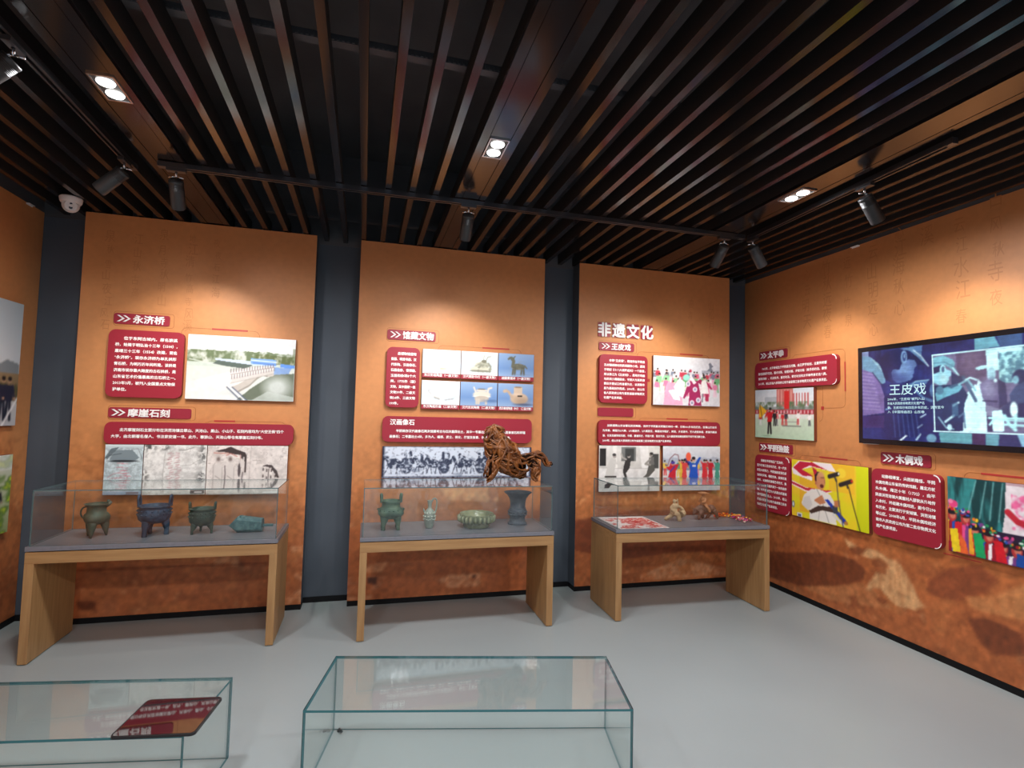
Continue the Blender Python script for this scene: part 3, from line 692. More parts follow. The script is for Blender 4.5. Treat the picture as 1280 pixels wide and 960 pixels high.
# --- prints
def pic_bridge(w, h):
    p = Pic(w, h, 190, (238, 241, 242)); p.grad(0, .26, (244, 246, 248), (226, 232, 236))
    n = p.noise(26, 12, 3, 4); top = .24-.05*p.noise(14, 2, 5, 3)+.05*np.abs(p.X-.5)
    p.put(((p.Y > top) & (p.Y < .42)).astype(float)*np.clip(n*2.4-.5, .25, 1), (104, 120, 88)); p.put(((p.Y > top+.04) & (p.Y < .42) & (p.X > .62)).astype(float)*np.clip(n*2-.2, 0, 1), (92, 104, 62))
    p.grad(.42, 1, (206, 214, 208), (222, 226, 226)); p.put(((p.Y > .42) & (p.Y < .48)).astype(float), (190, 204, 196), .7)
    p.poly([(.22, .45), (.28, .38), (.62, .43), (.52, .50)], (86, 100, 94)); p.line([(.02, .38), (.18, .43), (.48, .52)], .01, (206, 214, 208))
    p.poly([(.25, .35), (.82, .40), (.82, .46), (.6, .44), (.25, .38)], (196, 212, 232)); p.poly([(.58, .33), (.82, .34), (.82, .44), (.58, .42)], (120, 164, 226)); p.line([(.58, .36), (.82, .38)], .008, (236, 242, 250)); p.line([(.60, .40), (.82, .42)], .006, (60, 100, 190))
    p.poly([(.86, .40), (1, .42), (1, .47), (.86, .46)], (96, 146, 222)); p.poly([(.80, .46), (.97, .47), (.94, .57), (.80, .58)], (128, 160, 210))
    p.poly([(.46, 1), (.60, .80), (.72, .66), (.80, .58), (1, .55), (1, 1)], (104, 114, 98)); p.ell(.84, .78, .12, .16, (206, 214, 212), .9, .5); p.poly([(.60, 1), (.75, .85), (1, .93), (1, 1)], (196, 206, 202), .7)
    p.poly([(0, 1), (0, .75), (.30, .60), (.60, .47), (.80, .45), (.80, .60), (.74, .62), (.70, .60), (.64, .66), (.58, .78), (.48, .88), (.40, .80), (.30, .90), (.46, 1)], (232, 230, 228)); p.poly([(.48, .88), (.58, .78), (.64, .66), (.70, .60), (.74, .62), (.80, .60), (.80, .50), (.60, .62), (.46, .76), (.40, .80)], (196, 190, 184))
    p.line([(.48, .86), (.58, .76), (.645, .65), (.695, .595), (.74, .61)], .012, (150, 146, 138)); p.line([(.40, .74), (.80, .56)], .005, (140, 136, 132)); p.line([(.40, .60), (.80, .46)], .006, (126, 118, 120)); p.poly([(.40, .74), (.80, .56), (.80, .50), (.42, .66)], (206, 202, 200), .8)
    for k in range(17):
        x = .40+k*.0245; y = .57-.0070*k; p.line([(x, y), (x, y-.055+.001*k)], .008, (112, 100, 106)); p.line([(x+.01, y+.10-.003*k), (x+.01, y+.045-.002*k)], .008, (126, 116, 120))
    p.line([(.37, .80), (.50, 1)], .012, (90, 100, 120)); p.line([(.39, .79), (.54, 1)], .014, (236, 240, 246)); p.line([(.42, .80), (.56, 1)], .010, (84, 96, 120)); p.rect(.975, .15, 1, .3, (120, 130, 96), .6)
    p.mottle(30, .04, 9); return p
def rock(w, h, nx, base, dark, seed):
    p = Pic(w, h, nx, base); n = p.noise(8, 8*p.asp*1.3, seed, 5); p.patch(n, .52, .62, dark, .25); e = np.abs(n-.5); p.put(np.clip((.016-e)*70, 0, 1), dark, .55); p.mottle(26, .10, seed+1); return p
def pic_carve_a(w, h):
    p = rock(w, h, 80, (200, 216, 222), (70, 86, 92), 21)
    p.grad(0, .06, (228, 238, 240), (190, 206, 212)); p.poly([(.12, .30), (.25, .12), (.70, .10), (.90, .26), (.80, .31), (.45, .35)], (126, 142, 150)); p.poly([(0, .26), (.15, .08), (.36, .05), (.20, .18), (.06, .30)], (84, 98, 106), .8)
    p.ell(.48, .33, .36, .022, (36, 44, 50), 1, .3); p.line([(0, .28), (.10, .22), (.42, .18)], .02, (60, 72, 80), .7); p.line([(.86, .08), (.98, .30)], .014, (90, 104, 110), .7)
    r = random.Random(4)
    for y, sp in ((.38, .10), (.46, .12), (.52, .11), (.58, .20), (.63, .26), (.67, .26), (.74, .18), (.80, .16), (.85, .12)):
        for k in range(3): x = .46+r.uniform(-sp, sp)*.8; p.line([(x-.08, y+r.uniform(-.012, .012)), (x+.08, y+r.uniform(-.02, .01))], .012, (206, 116, 128), .75)
    p.line([(.10, .66), (.24, .58), (.44, .55)], .012, (196, 110, 122), .8); p.line([(.56, .56), (.62, .66), (.52, .76)], .014, (200, 110, 124), .7); p.rect(0, .93, 1, 1, (150, 172, 200), .8); p.rect(.60, .945, .93, .985, (120, 100, 104), .7); return p
def pic_carve_b(w, h):
    p = rock(w, h, 120, (236, 236, 234), (140, 138, 136), 33); n = p.noise(22, 16, 8, 4)
    p.patch(n, .46, .56, (52, 56, 56), .85, np.exp(-((p.X-.08)/.10)**2-((p.Y-.04)/.10)**2)); p.patch(n, .46, .56, (60, 62, 62), .85, np.exp(-((p.X-.32)/.08)**2-((p.Y-.05)/.06)**2)); p.patch(n, .44, .56, (70, 72, 72), .8, np.exp(-((p.X-.95)/.09)**2-((p.Y-.16)/.2)**2))
    p.patch(n, .44, .54, (66, 66, 66), .9, np.exp(-((p.X-.93)/.08)**2-((p.Y-.66)/.12)**2)); p.patch(n, .46, .54, (84, 82, 80), .8, np.exp(-((p.X-.03)/.06)**2-((p.Y-.62)/.12)**2))
    p.line([(.55, .10), (.64, .10), (.78, .05)], .008, (90, 90, 88)); p.line([(.33, .15), (.31, .6), (.33, .95)], .006, (150, 148, 146)); p.line([(.60, .42), (.75, .40), (.90, .28)], .005, (160, 158, 154))
    r = random.Random(8)
    for cx in (.42, .54):
        for k in range(26):
            y = .16+.029*k
            x = cx+r.uniform(-.03, .03); p.line([(x-.03, y+r.uniform(-.01, .02)), (x+.03, y+r.uniform(-.02, .01))], .007, (168, 104, 112), .75)
    p.rect(.76, .91, .99, .99, (70, 72, 76), .85); p.rect(.83, .935, .95, .965, (230, 230, 230)); return p
def pic_carve_c(w, h):
    p = rock(w, h, 150, (230, 223, 219), (150, 140, 136), 45)
    p.poly([(.08, .12), (.22, .06), (.28, .02), (.34, .07), (.46, .14), (.48, .20), (.48, .55), (.46, .55), (.455, .24), (.40, .19), (.30, .17), (.20, .13)], (66, 56, 56))
    p.line([(.08, .15), (.18, .16), (.25, .15)], .016, (200, 132, 118), .7); p.line([(.23, .20), (.28, .16), (.36, .22)], .014, (190, 110, 100), .7); p.line([(.40, .18), (.41, .30)], .012, (196, 128, 116), .6)
    for cx in (.135, .28):
        p.ell(cx, .28, .030, .07, (188, 178, 174)); p.ell(cx, .28, .018, .04, (116, 102, 100), .8); p.ell(cx, .60, .055, .26, (222, 216, 212), .9, .2); p.line([(cx-.06, .40), (cx-.05, .85)], .004, (150, 140, 138)); p.line([(cx+.05, .45), (cx+.055, .80)], .004, (150, 140, 138)); p.line([(cx-.03, .62), (cx+.04, .70)], .005, (130, 120, 118))
    p.line([(.215, .42), (.225, .58), (.215, .88)], .009, (84, 74, 74)); p.ell(.395, .50, .018, .14, (84, 76, 78)); p.ell(.425, .25, .012, .09, (70, 60, 60)); p.ell(.42, .36, .018, .10, (222, 214, 210)); p.line([(.44, .55), (.43, .70), (.45, .85)], .012, (96, 88, 90)); p.ell(.40, .82, .016, .14, (140, 132, 132), .8)
    p.line([(.53, .02), (.52, .98)], .003, (170, 162, 158)); p.line([(.56, .30), (.66, .31)], .006, (160, 150, 146))
    p.poly([(.68, .42), (.74, .39), (.80, .40), (.87, .52), (.90, .66), (.87, .66), (.82, .52), (.76, .44)], (72, 62, 62))
    for k, (x, y) in enumerate(((.685, .48), (.73, .50), (.79, .50), (.84, .62), (.685, .62), (.73, .66), (.785, .64))): p.ell(x, y, .015, .05, (206, 198, 194)); p.ell(x+.012, y+.01, .008, .035, (70, 60, 60), .9)
    p.line([(.765, .48), (.76, .72)], .01, (80, 70, 70)); p.ell(.83, .78, .05, .09, (150, 146, 148), .7, .4); p.rect(.70, .955, .97, .972, (250, 250, 250)); return p
def relic_bg(w, h, pale): 
    p = Pic(w, h, 76, (224, 232, 242)); c0, c1 = ((232, 240, 248), (206, 224, 240)) if pale else ((150, 178, 216), (110, 146, 198)); p.grad(0, .65, c0, c1); p.grad(.65, 1, c1, tuple(np.array(c0)*.96)); return p
def pic_relic(w, h, k):
    p = relic_bg(w, h, k in (0, 1, 3) )
    if k == 0: p.ell(.52, .55, .30, .26, (238, 234, 226), 1, .1); p.ell(.52, .40, .28, .08, (226, 222, 214)); p.ell(.58, .80, .14, .05, (226, 190, 170)); p.ell(.72, .80, .16, .05, (190, 210, 230), .6, .5)
    if k == 1:
        p.ell(.54, .74, .30, .13, (206, 206, 190)); p.ell(.56, .58, .20, .16, (198, 198, 182)); p.poly([(.40, .60), (.56, .36), (.66, .34), (.74, .56), (.60, .70)], (176, 178, 162)); p.ell(.62, .40, .07, .07, (120, 120, 104)); p.line([(.60, .34), (.62, .14)], .02, (150, 150, 132)); p.line([(.68, .34), (.72, .20), (.80, .18)], .024, (140, 142, 124)); p.line([(.74, .48), (.80, .62), (.78, .84)], .05, (150, 152, 138)); p.ell(.52, .82, .30, .05, (120, 122, 108), .8); n = p.noise(16, 14, 3, 3); p.put((n > .58)*np.exp(-((p.X-.55)/.25)**2-((p.Y-.68)/.2)**2), (110, 112, 100), .7)
    if k == 2:
        g = (104, 104, 88); p.ell(.56, .56, .19, .14, g); p.line([(.40, .56), (.42, .32), (.36, .20)], .09, g); p.line([(.42, .22), (.32, .18), (.28, .24)], .055, g); p.line([(.42, .18), (.46, .12)], .03, g)
        for x0, x1 in ((.42, .40), (.47, .46), (.66, .64), (.71, .72)): p.line([(x0, .60), (x1, .90)], .05, (92, 92, 78))
        p.line([(.74, .50), (.80, .62)], .035, g); n = p.noise(18, 14, 5, 3); p.put((n > .56)*np.exp(-((p.X-.55)/.2)**2-((p.Y-.55)/.2)**2), (150, 150, 130), .6); p.ell(.62, .90, .26, .03, (120, 140, 170), .6, .5)
    if k == 3:
        p.poly([(.20, .58), (.90, .56), (.78, .70), (.55, .76), (.34, .72)], (222, 222, 220)); p.ell(.54, .54, .34, .06, (236, 236, 232)); p.line([(.24, .55), (.16, .42), (.22, .38)], .03, (190, 192, 194)); p.poly([(.30, .66), (.48, .74), (.48, .80), (.34, .74)], (170, 170, 168)); p.poly([(.58, .78), (.86, .70), (.84, .76), (.62, .82)], (176, 178, 182))
    if k == 4:
        c = (220, 212, 200); p.ell(.58, .52, .24, .15, c); p.ell(.58, .60, .25, .05, (236, 230, 220)); p.ell(.57, .30, .11, .035, (110, 104, 96)); p.poly([(.42, .38), (.44, .30), (.70, .30), (.74, .38)], c); p.line([(.42, .44), (.36, .22)], .04, c); p.line([(.74, .42), (.76, .26), (.84, .22)], .05, c); p.ell(.58, .70, .20, .13, (190, 180, 168))
        for x in (.44, .50, .70): p.line([(x, .72), (x, .90)], .06, (202, 194, 182))
        p.ell(.84, .78, .2, .06, (70, 100, 150), .6, .6)
    if k == 5:
        c = (200, 176, 152); p.ell(.60, .64, .25, .24, c); p.poly([(.44, .44), (.45, .14), (.68, .14), (.69, .44)], (206, 184, 162)); p.ell(.565, .15, .11, .03, (150, 126, 104)); p.line([(.40, .58), (.30, .36), (.22, .30)], .07, (190, 166, 144)); p.ell(.19, .34, .05, .07, (196, 172, 150)); p.rect(.56, .50, .68, .57, (28, 22, 20)); p.ell(.68, .76, .22, .16, (150, 126, 106), .55, .6); p.ell(.74, .90, .24, .05, (52, 66, 100), .7, .6); p.ell(.52, .46, .14, .05, (228, 206, 184), .6, .5)
    return p
def pic_relief(w, h):
    p = Pic(w, h, 300, (214, 224, 240)); ink = (34, 42, 66); Wt = (255,)*3
    q = Pic(w, h, 300, (0, 0, 0))
    def horse(x, k=1.0):
        q.ell(x, .55, .034*k, .13*k, Wt); q.line([(x-.024*k, .50), (x-.040*k, .34)], .020*k, Wt); q.line([(x-.040*k, .33), (x-.056*k, .42)], .013*k, Wt)
        for dx, ex in ((-.026, -.046), (-.020, -.012), (.020, .012), (.026, .044)): q.line([(x+dx*k, .62), (x+(dx+ex)/2*k, .72), (x+ex*k, .86)], .005, Wt)
        q.line([(x+.03*k, .50), (x+.046*k, .62)], .006, Wt)
    def man(x, y): q.line([(x, y+.24), (x+.002, y+.06)], .018, Wt); q.ell(x, y, .009, .055, Wt); q.line([(x, y+.12), (x-.018, y+.22)], .007, Wt)
    def cart(x):
        q.ell(x, .62, .036, .24, Wt); q.poly([(x-.035, .44), (x+.05, .44), (x+.05, .56), (x-.035, .56)], Wt); man(x-.010, .22); man(x+.024, .20); q.line([(x-.04, .48), (x-.075, .40)], .006, Wt)
    horse(.075, 1.25); cart(.155); horse(.25); man(.252, .28); horse(.33); cart(.40); horse(.50); man(.503, .26); horse(.565, .9); cart(.645); horse(.72); man(.722, .26); horse(.80); cart(.875)
    q.line([(.235, .12), (.34, .46)], .0035, Wt); q.line([(.60, .14), (.70, .44)], .0035, Wt)
    m = q.im[..., 0]; n2 = p.noise(70, 17, 72, 3); n3 = p.noise(26, 7, 74, 4)
    p.put(np.clip(m*1.1, 0, 1)*np.clip((n2-.34)*7, .15, 1), ink, .92); p.put((1-m)*np.clip((n2-.66)*10, 0, 1), ink, .45); p.put((1-m)*np.clip((n3-.60)*6, 0, 1), (120, 132, 156), .6)
    for x in (.155, .40, .645, .875):
        for k in range(6): a = k*PI/6; p.line([(x-.032*math.cos(a), .62-.21*math.sin(a)), (x+.032*math.cos(a), .62+.21*math.sin(a))], .0016, (176, 188, 208), .7)
    e = np.maximum(np.maximum(np.abs(p.X-.5)-.5+.020, 0)/.02, np.maximum(np.abs(p.Y-.48)-.455, 0)/.04); p.put(np.clip(e*1.4*(.5+n2), 0, 1), (30, 34, 56)); p.put((p.Y > .96).astype(float)*(n2 > .4), (190, 200, 216), .6)
    return p
def crowd(p, y, n, h, cols, seed, jitter=.03):
    r = random.Random(seed)
    for k in range(n): p.person((k+.5)/n+r.uniform(-jitter, jitter), y+r.uniform(-.02, .02), h*r.uniform(.85, 1.1), r.choice(cols), r.choice(cols), lean=r.uniform(-.05, .05))
def pic_festival(w, h):
    p = Pic(w, h, 150, (232, 234, 240)); p.grad(0, .45, (240, 242, 246), (206, 212, 222)); p.grad(.45, 1, (226, 226, 230), (214, 216, 222)); p.poly([(.72, .26), (1, .25), (1, .32), (.72, .33)], (176, 182, 194)); p.poly([(.80, .27), (.84, .20), (.83, .12), (.85, .08), (.88, .14), (.90, .16), (.87, .20), (.90, .27)], (128, 136, 150)); p.poly([(.42, .32), (.47, .22), (.52, .32)], (206, 210, 218))
    crowd(p, .55, 16, .26, [(206, 90, 120), (226, 160, 190), (190, 60, 80), (240, 236, 240), (120, 130, 150)], 3); crowd(p, .70, 7, .34, [(116, 190, 130), (96, 170, 110), (150, 210, 160)], 5)
    p.rect(0, .62, .78, .75, (236, 232, 236), .55); crowd(p, .78, 9, .32, [(226, 130, 170), (236, 190, 210), (244, 240, 244), (214, 90, 130)], 9)
    p.poly([(.15, 1), (.18, .62), (.22, .52), (.34, .56), (.42, .80), (.44, 1)], (240, 170, 200)); p.poly([(.22, .70), (.36, .66), (.40, .90), (.30, .88)], (250, 244, 246)); p.poly([(.30, .62), (.38, .44), (.47, .52), (.44, .84), (.36, .78)], (246, 240, 244)); p.ell(.49, .42, .05, .065, (150, 222, 206))
    mg = (158, 40, 92); p.poly([(.52, 1), (.54, .70), (.46, .86), (.44, .84), (.50, .60), (.56, .46), (.66, .48), (.70, .72), (.72, 1)], mg); p.poly([(.53, .28), (.56, .36), (.64, .52), (.60, .56), (.55, .46)], (236, 226, 232)); p.ell(.55, .28, .02, .03, (180, 60, 90))
    for x, y in ((.515, .55), (.62, .66), (.575, .94), (.67, .88)): p.ell(x, y, .035, .055, (226, 222, 232)); p.ell(x, y, .018, .03, (150, 150, 180))
    p.poly([(.64, .50), (.70, .44), (.74, .48), (.72, .56)], (150, 36, 80)); p.poly([(.70, .74), (.72, .48), (.77, .44), (.80, .48), (.83, .74)], (232, 232, 232)); p.poly([(.79, .48), (.88, .62), (.87, .66), (.81, .58)], (168, 40, 84)); p.poly([(.73, .74), (.75, .74), (.74, .92), (.72, .92)], (120, 124, 132)); p.poly([(.77, .74), (.83, .74), (.83, .90), (.78, .90)], (176, 50, 86)); p.ell(.76, .42, .022, .04, (216, 170, 150)); p.ell(.76, .40, .024, .03, (70, 60, 66))
    p.mottle(34, .07, 6); return p
def pic_bw(w, h):
    p = Pic(w, h, 130, (216, 216, 212)); p.grad(0, .5, (224, 224, 220), (206, 206, 202)); p.grad(.5, 1, (226, 226, 224), (206, 208, 208)); p.rect(.01, .06, .11, .44, (40, 42, 44)); p.rect(.36, .03, .60, .34, (120, 124, 122)); p.rect(.42, .06, .57, .34, (66, 70, 70)); p.rect(.86, .18, .98, .50, (70, 72, 72)); p.poly([(.22, 0), (.28, 0), (.30, .5), (.24, .5)], (236, 236, 232)); p.poly([(.66, 0), (.80, 0), (.84, .5), (.70, .5)], (236, 236, 234)); p.mottle(14, .10, 4)
    p.line([(.0, .47), (.3, .5), (.98, .5)], .006, (170, 170, 168))
    d = (52, 52, 52)
    p.poly([(.10, .68), (.14, .42), (.20, .26), (.28, .30), (.26, .50), (.24, .68)], (206, 206, 202)); p.line([(.24, .36), (.34, .42), (.44, .36)], .03, (210, 210, 206)); p.ell(.25, .23, .03, .045, (176, 172, 166)); p.ell(.245, .20, .03, .03, (60, 60, 60)); p.poly([(.10, .66), (.28, .66), (.28, .70), (.10, .70)], (40, 40, 40))
    p.poly([(.40, .46), (.44, .26), (.52, .28), (.50, .48), (.44, .60), (.46, .70), (.42, .70), (.39, .58)], d); p.line([(.44, .30), (.38, .26), (.36, .18)], .025, (180, 176, 170)); p.ell(.485, .23, .026, .04, (180, 176, 170)); p.ell(.48, .205, .026, .03, (60, 60, 60)); p.line([(.42, .04), (.40, .30)], .006, (120, 120, 120))
    p.poly([(.78, .62), (.82, .40), (.90, .40), (.92, .54), (.84, .66), (.80, .70), (.72, .70)], (88, 88, 84)); p.poly([(.82, .42), (.82, .26), (.90, .24), (.91, .42)], (110, 110, 108)); p.line([(.84, .30), (.76, .40), (.84, .42)], .03, (150, 148, 142)); p.ell(.855, .20, .03, .045, (150, 146, 140)); p.ell(.86, .17, .03, .03, (50, 50, 50)); p.rect(.80, .70, .83, .98, (120, 122, 122), .7)
    p.poly([(.10, .86), (.16, .78), (.20, .80), (.26, .86), (.20, .86), (.16, .93), (.09, .93)], (44, 46, 48)); return p
def pic_dance(w, h):
    p = Pic(w, h, 130, (214, 220, 230)); p.grad(0, .40, (224, 228, 234), (196, 204, 216)); n = p.noise(9, 3, 2, 3); p.put(((p.Y > .22+.12*n) & (p.Y < .50)).astype(float), (172, 182, 198), .9); p.rect(0, .47, 1, .55, (128, 140, 168)); p.grad(.55, 1, (214, 212, 212), (196, 198, 206))
    crowd(p, .66, 9, .34, [(214, 60, 60), (226, 190, 80), (90, 150, 120), (210, 120, 150), (150, 60, 90)], 4)
    R_ = (196, 38, 56); B = (30, 84, 190)
    p.line([(.08, .44), (.12, .28), (.20, .18), (.26, .20), (.28, .38)], .012, (130, 90, 100)); p.poly([(.08, .74), (.12, .56), (.05, .48), (.14, .44), (.18, .42), (.28, .40), (.22, .56), (.22, .74)], R_); p.line([(.12, .58), (.20, .46)], .02, (80, 60, 150)); p.ell(.17, .40, .03, .04, (200, 140, 120)); p.ell(.17, .37, .035, .035, (70, 60, 150)); p.line([(.06, .44), (.05, .42)], .02, (60, 60, 150))
    p.poly([(.44, .74), (.47, .56), (.46, .44), (.36, .30), (.39, .27), (.50, .38), (.56, .38), (.63, .24), (.66, .25), (.60, .44), (.60, .58), (.62, .74)], B); p.ell(.53, .30, .028, .045, (214, 160, 136)); p.ell(.53, .27, .032, .035, (24, 24, 34)); p.rect(.51, .42, .57, .47, (210, 214, 226)); p.ell(.44, .24, .045, .10, (232, 96, 70)); p.poly([(.35, .30), (.38, .27), (.46, .40), (.44, .44)], (60, 40, 90))
    for x, c in ((.72, (206, 50, 60)), (.83, (190, 34, 50)), (.95, (70, 150, 130)), (.33, (220, 180, 70)), (.37, (210, 70, 70))): p.person(x, .74, .44, c, c, skirt=True, arms=((-.2, .9), (.2, .6)))
    p.grad(.76, .80, (206, 206, 210), (196, 198, 206)); p.mottle(30, .06, 8); return p
def pic_flag(w, h):
    p = Pic(w, h, 130, (216, 224, 234)); p.grad(0, .3, (206, 216, 226), (226, 230, 234)); p.rect(.40, 0, .68, .36, (196, 112, 106))
    for k in range(5): p.rect(.42+k*.055, .02, .435+k*.055, .34, (226, 190, 184), .7)
    for k in range(6): p.rect(.68+k*.045, .10, .70+k*.045, .34, (190, 96, 96))
    p.rect(.18, .16, .40, .30, (170, 180, 190), .8); n = p.noise(18, 10, 2, 3); p.put(((p.Y > .26) & (p.Y < .42)).astype(float)*np.clip(n*2.6-.7, 0, 1), (92, 116, 84)); p.rect(0, .36, 1, .42, (110, 120, 116), .6)
    p.rect(.53, .04, .62, .40, (204, 44, 44)); p.rect(0, .42, 1, .51, (176, 44, 60)); 
    for k in range(18): p.rect(.02+k*.055, .435, .05+k*.055, .495, (226, 214, 216), .7)
    p.grad(.51, 1, (206, 222, 206), (186, 214, 186)); p.rect(0, .51, 1, .60, (224, 228, 226), .7); crowd(p, .72, 6, .26, [(240, 240, 240), (200, 50, 60), (60, 60, 70)], 6)
    for x in (.42, .78): p.line([(x, .48), (x, .72)], .010, (244, 244, 244))
    p.line([(.50, .74), (.80, .74)], .008, (60, 60, 64)); p.line([(.50, .66), (.74, .66)], .005, (120, 120, 124))
    p.poly([(.08, .30), (.22, .44), (.12, .58), (.07, .58)], (236, 178, 52)); p.line([(.09, .30), (.14, .62)], .008, (70, 50, 30))
    p.person(.27, .90, .52, (196, 36, 46), (32, 30, 34), lean=.04, arms=((-.24, .62), (.30, .86))); p.person(.36, .74, .30, (40, 40, 46), (36, 36, 40)); p.person(.50, .72, .24, (214, 44, 50), (200, 40, 46)); p.ell(.22, .96, .08, .012, (120, 160, 126), .7, .5); p.mottle(30, .05, 8); return p
def pic_singer(w, h):
    p = Pic(w, h, 150, (226, 214, 40)); n = p.noise(4, 3, 5, 3); p.patch(n, .4, .7, (246, 196, 50), .7); p.rect(.53, 0, .84, .45, (240, 178, 50), .6); p.ell(.68, .14, .06, .08, (246, 214, 60)); p.rect(.12, .2, .40, .9, (240, 150, 50), .5); p.grad(0, 1, (214, 218, 30), (200, 206, 26), .86, 1)
    R_ = (196, 30, 62); Wt = (246, 236, 238)
    p.poly([(0, .16), (.10, .02), (.55, .0), (.62, .14), (.30, .10), (.16, .16), (.30, .28), (.30, .34), (.02, .26)], Wt); p.poly([(.02, .15), (.12, .03), (.30, .02), (.50, .12), (.26, .08), (.15, .16), (.32, .26), (.16, .27)], R_); p.poly([(0, .38), (.20, .46), (.58, .46), (.40, .56), (.20, .54), (0, .46)], Wt); p.poly([(0, .40), (.20, .47), (.56, .455), (.42, .53), (.22, .52), (0, .44)], R_)
    p.poly([(.30, .10), (.36, .14), (.38, .22), (.34, .40), (.33, .24)], (190, 24, 60)); p.ell(.41, .32, .068, .145, (206, 140, 98)); p.poly([(.345, .34), (.335, .24), (.37, .16), (.40, .17), (.36, .24), (.36, .36)], (40, 30, 30)); p.ell(.43, .40, .025, .03, (90, 30, 30)); p.line([(.42, .26), (.46, .255)], .008, (80, 50, 40)); p.line([(.465, .29), (.47, .34)], .008, (176, 110, 76)); p.ell(.355, .36, .014, .03, (190, 120, 86)); p.ell(.42, .20, .05, .05, (224, 170, 128), .6, .4)
    p.poly([(.14, .76), (.18, .60), (.28, .48), (.38, .46), (.46, .48), (.54, .52), (.60, .64), (.62, 1), (.26, 1), (.26, .82)], (232, 228, 222)); p.poly([(.18, .64), (.26, .60), (.30, .74), (.24, .86), (.15, .78)], (214, 210, 206)); p.line([(.36, .46), (.42, .60), (.52, .98)], .008, (150, 146, 144)); p.line([(.42, .60), (.38, 1)], .006, (170, 166, 164))
    p.poly([(.25, .86), (.38, .74), (.54, .72), (.64, .76), (.62, .80), (.44, .80), (.28, .90)], (70, 52, 46)); p.poly([(.47, .62), (.51, .60), (.75, .90), (.72, .96)], (34, 60, 176)); p.ell(.735, .925, .025, .03, (176, 120, 60)); p.poly([(.56, .70), (.63, .66), (.64, .80), (.58, .82)], (60, 66, 80)); p.line([(.58, .84), (.70, .96)], .03, (216, 214, 214))
    for k in range(4): p.line([(.34+k*.02, .66+.012*k), (.43+k*.012, .57+k*.03)], .022, (196, 124, 84))
    for k in range(3): p.line([(.60, .62+k*.035), (.655, .60+k*.035)], .022, (190, 118, 80))
    p.line([(.62, .24), (.645, .6), (.70, 1)], .014, (96, 88, 80)); p.line([(.77, .34), (.83, .66), (.90, 1)], .011, (50, 44, 40)); p.line([(.53, .22), (.64, .16)], .045, (44, 40, 42)); p.ell(.65, .155, .012, .02, (226, 226, 226)); p.line([(.67, .33), (.80, .25)], .045, (40, 36, 38)); p.ell(.81, .245, .014, .022, (206, 50, 40)); p.line([(.60, .22), (.62, .28)], .02, (60, 56, 56)); p.line([(.75, .30), (.76, .36)], .02, (50, 46, 46))
    p.ell(.02, .80, .022, .06, (90, 110, 170), .8); p.ell(.02, .80, .012, .035, (236, 236, 240)); p.rect(.08, .93, .15, 1, (236, 236, 240)); p.rect(.09, .95, .14, .99, (60, 70, 110), .8); return p
def pic_puppets(w, h):
    p = Pic(w, h, 190, (22, 62, 66)); X, Y = p.X, p.Y
    f = p.noise(26, 2, 3, 3); p.put(((X < .45) & (Y < .65)).astype(float)*np.clip((f-.42)*4, 0, 1), (58, 150, 152), .8)
    for x0, x1 in ((.21, .14), (.28, .23), (.33, .30), (.39, .36)): p.line([(x0, .02), (x1, .50)], .008, (150, 206, 206), .7)
    p.poly([(.41, .02), (1, .02), (1, .66), (.38, .62), (.40, .4)], (224, 216, 222)); n = p.noise(14, 10, 4, 3); p.put(((X > .44) & (Y < .62)).astype(float)*np.clip((n-.5)*7, 0, 1), (226, 90, 146), .9); p.line([(.42, .36), (.48, .46), (.58, .50), (.75, .46)], .045, (184, 40, 56)); p.rect(.41, 0, 1, .03, (180, 150, 160))
    p.rect(0, .62, 1, 1, (40, 30, 56))
    r = random.Random(6); pal = [(206, 36, 50), (236, 196, 40), (40, 150, 90), (230, 120, 40), (40, 80, 170), (226, 80, 140), (240, 236, 240), (150, 24, 44), (120, 60, 130)]
    for cx, ct in ((.03, .42), (.13, .44), (.19, .58), (.29, .62), (.38, .72), (.47, .72), (.58, .70), (.69, .70), (.80, .68), (.92, .70)):
        for k in range(5): x = cx-.05+k*.024; c = r.choice(pal); p.poly([(x, ct+.18), (x+.028, ct+.16), (x+.040, 1.0), (x-.006, 1.0)], c)
        p.ell(cx, ct+.10, .035, .075, (176, 52, 54)); p.ell(cx+.005, ct+.09, .022, .05, (206, 120, 100)); p.ell(cx, ct+.04, .04, .045, (30, 26, 34))
        for k in range(12): p.ell(cx+r.uniform(-.05, .05), ct+r.uniform(-.06, .05), r.uniform(.006, .016), r.uniform(.01, .025), r.choice(pal))
    p.ell(.04, .36, .035, .05, (226, 70, 130)); p.ell(.02, .33, .02, .03, (240, 130, 170)); p.poly([(.01, .70), (.07, .68), (.09, .98), (.03, 1)], (236, 206, 40)); p.poly([(.08, .72), (.13, .84), (.15, 1), (.09, 1)], (226, 100, 50)); p.poly([(.18, .70), (.24, .68), (.27, 1), (.20, 1)], (30, 160, 96)); p.poly([(.15, .66), (.17, .64), (.19, .98), (.15, .98)], (236, 166, 50)); p.poly([(.32, .74), (.38, .74), (.41, 1.0), (.34, 1.0)], (206, 30, 44)); p.poly([(.47, .84), (.56, .86), (.62, 1), (.46, 1)], (26, 70, 150)); p.mottle(40, .10, 8); return p
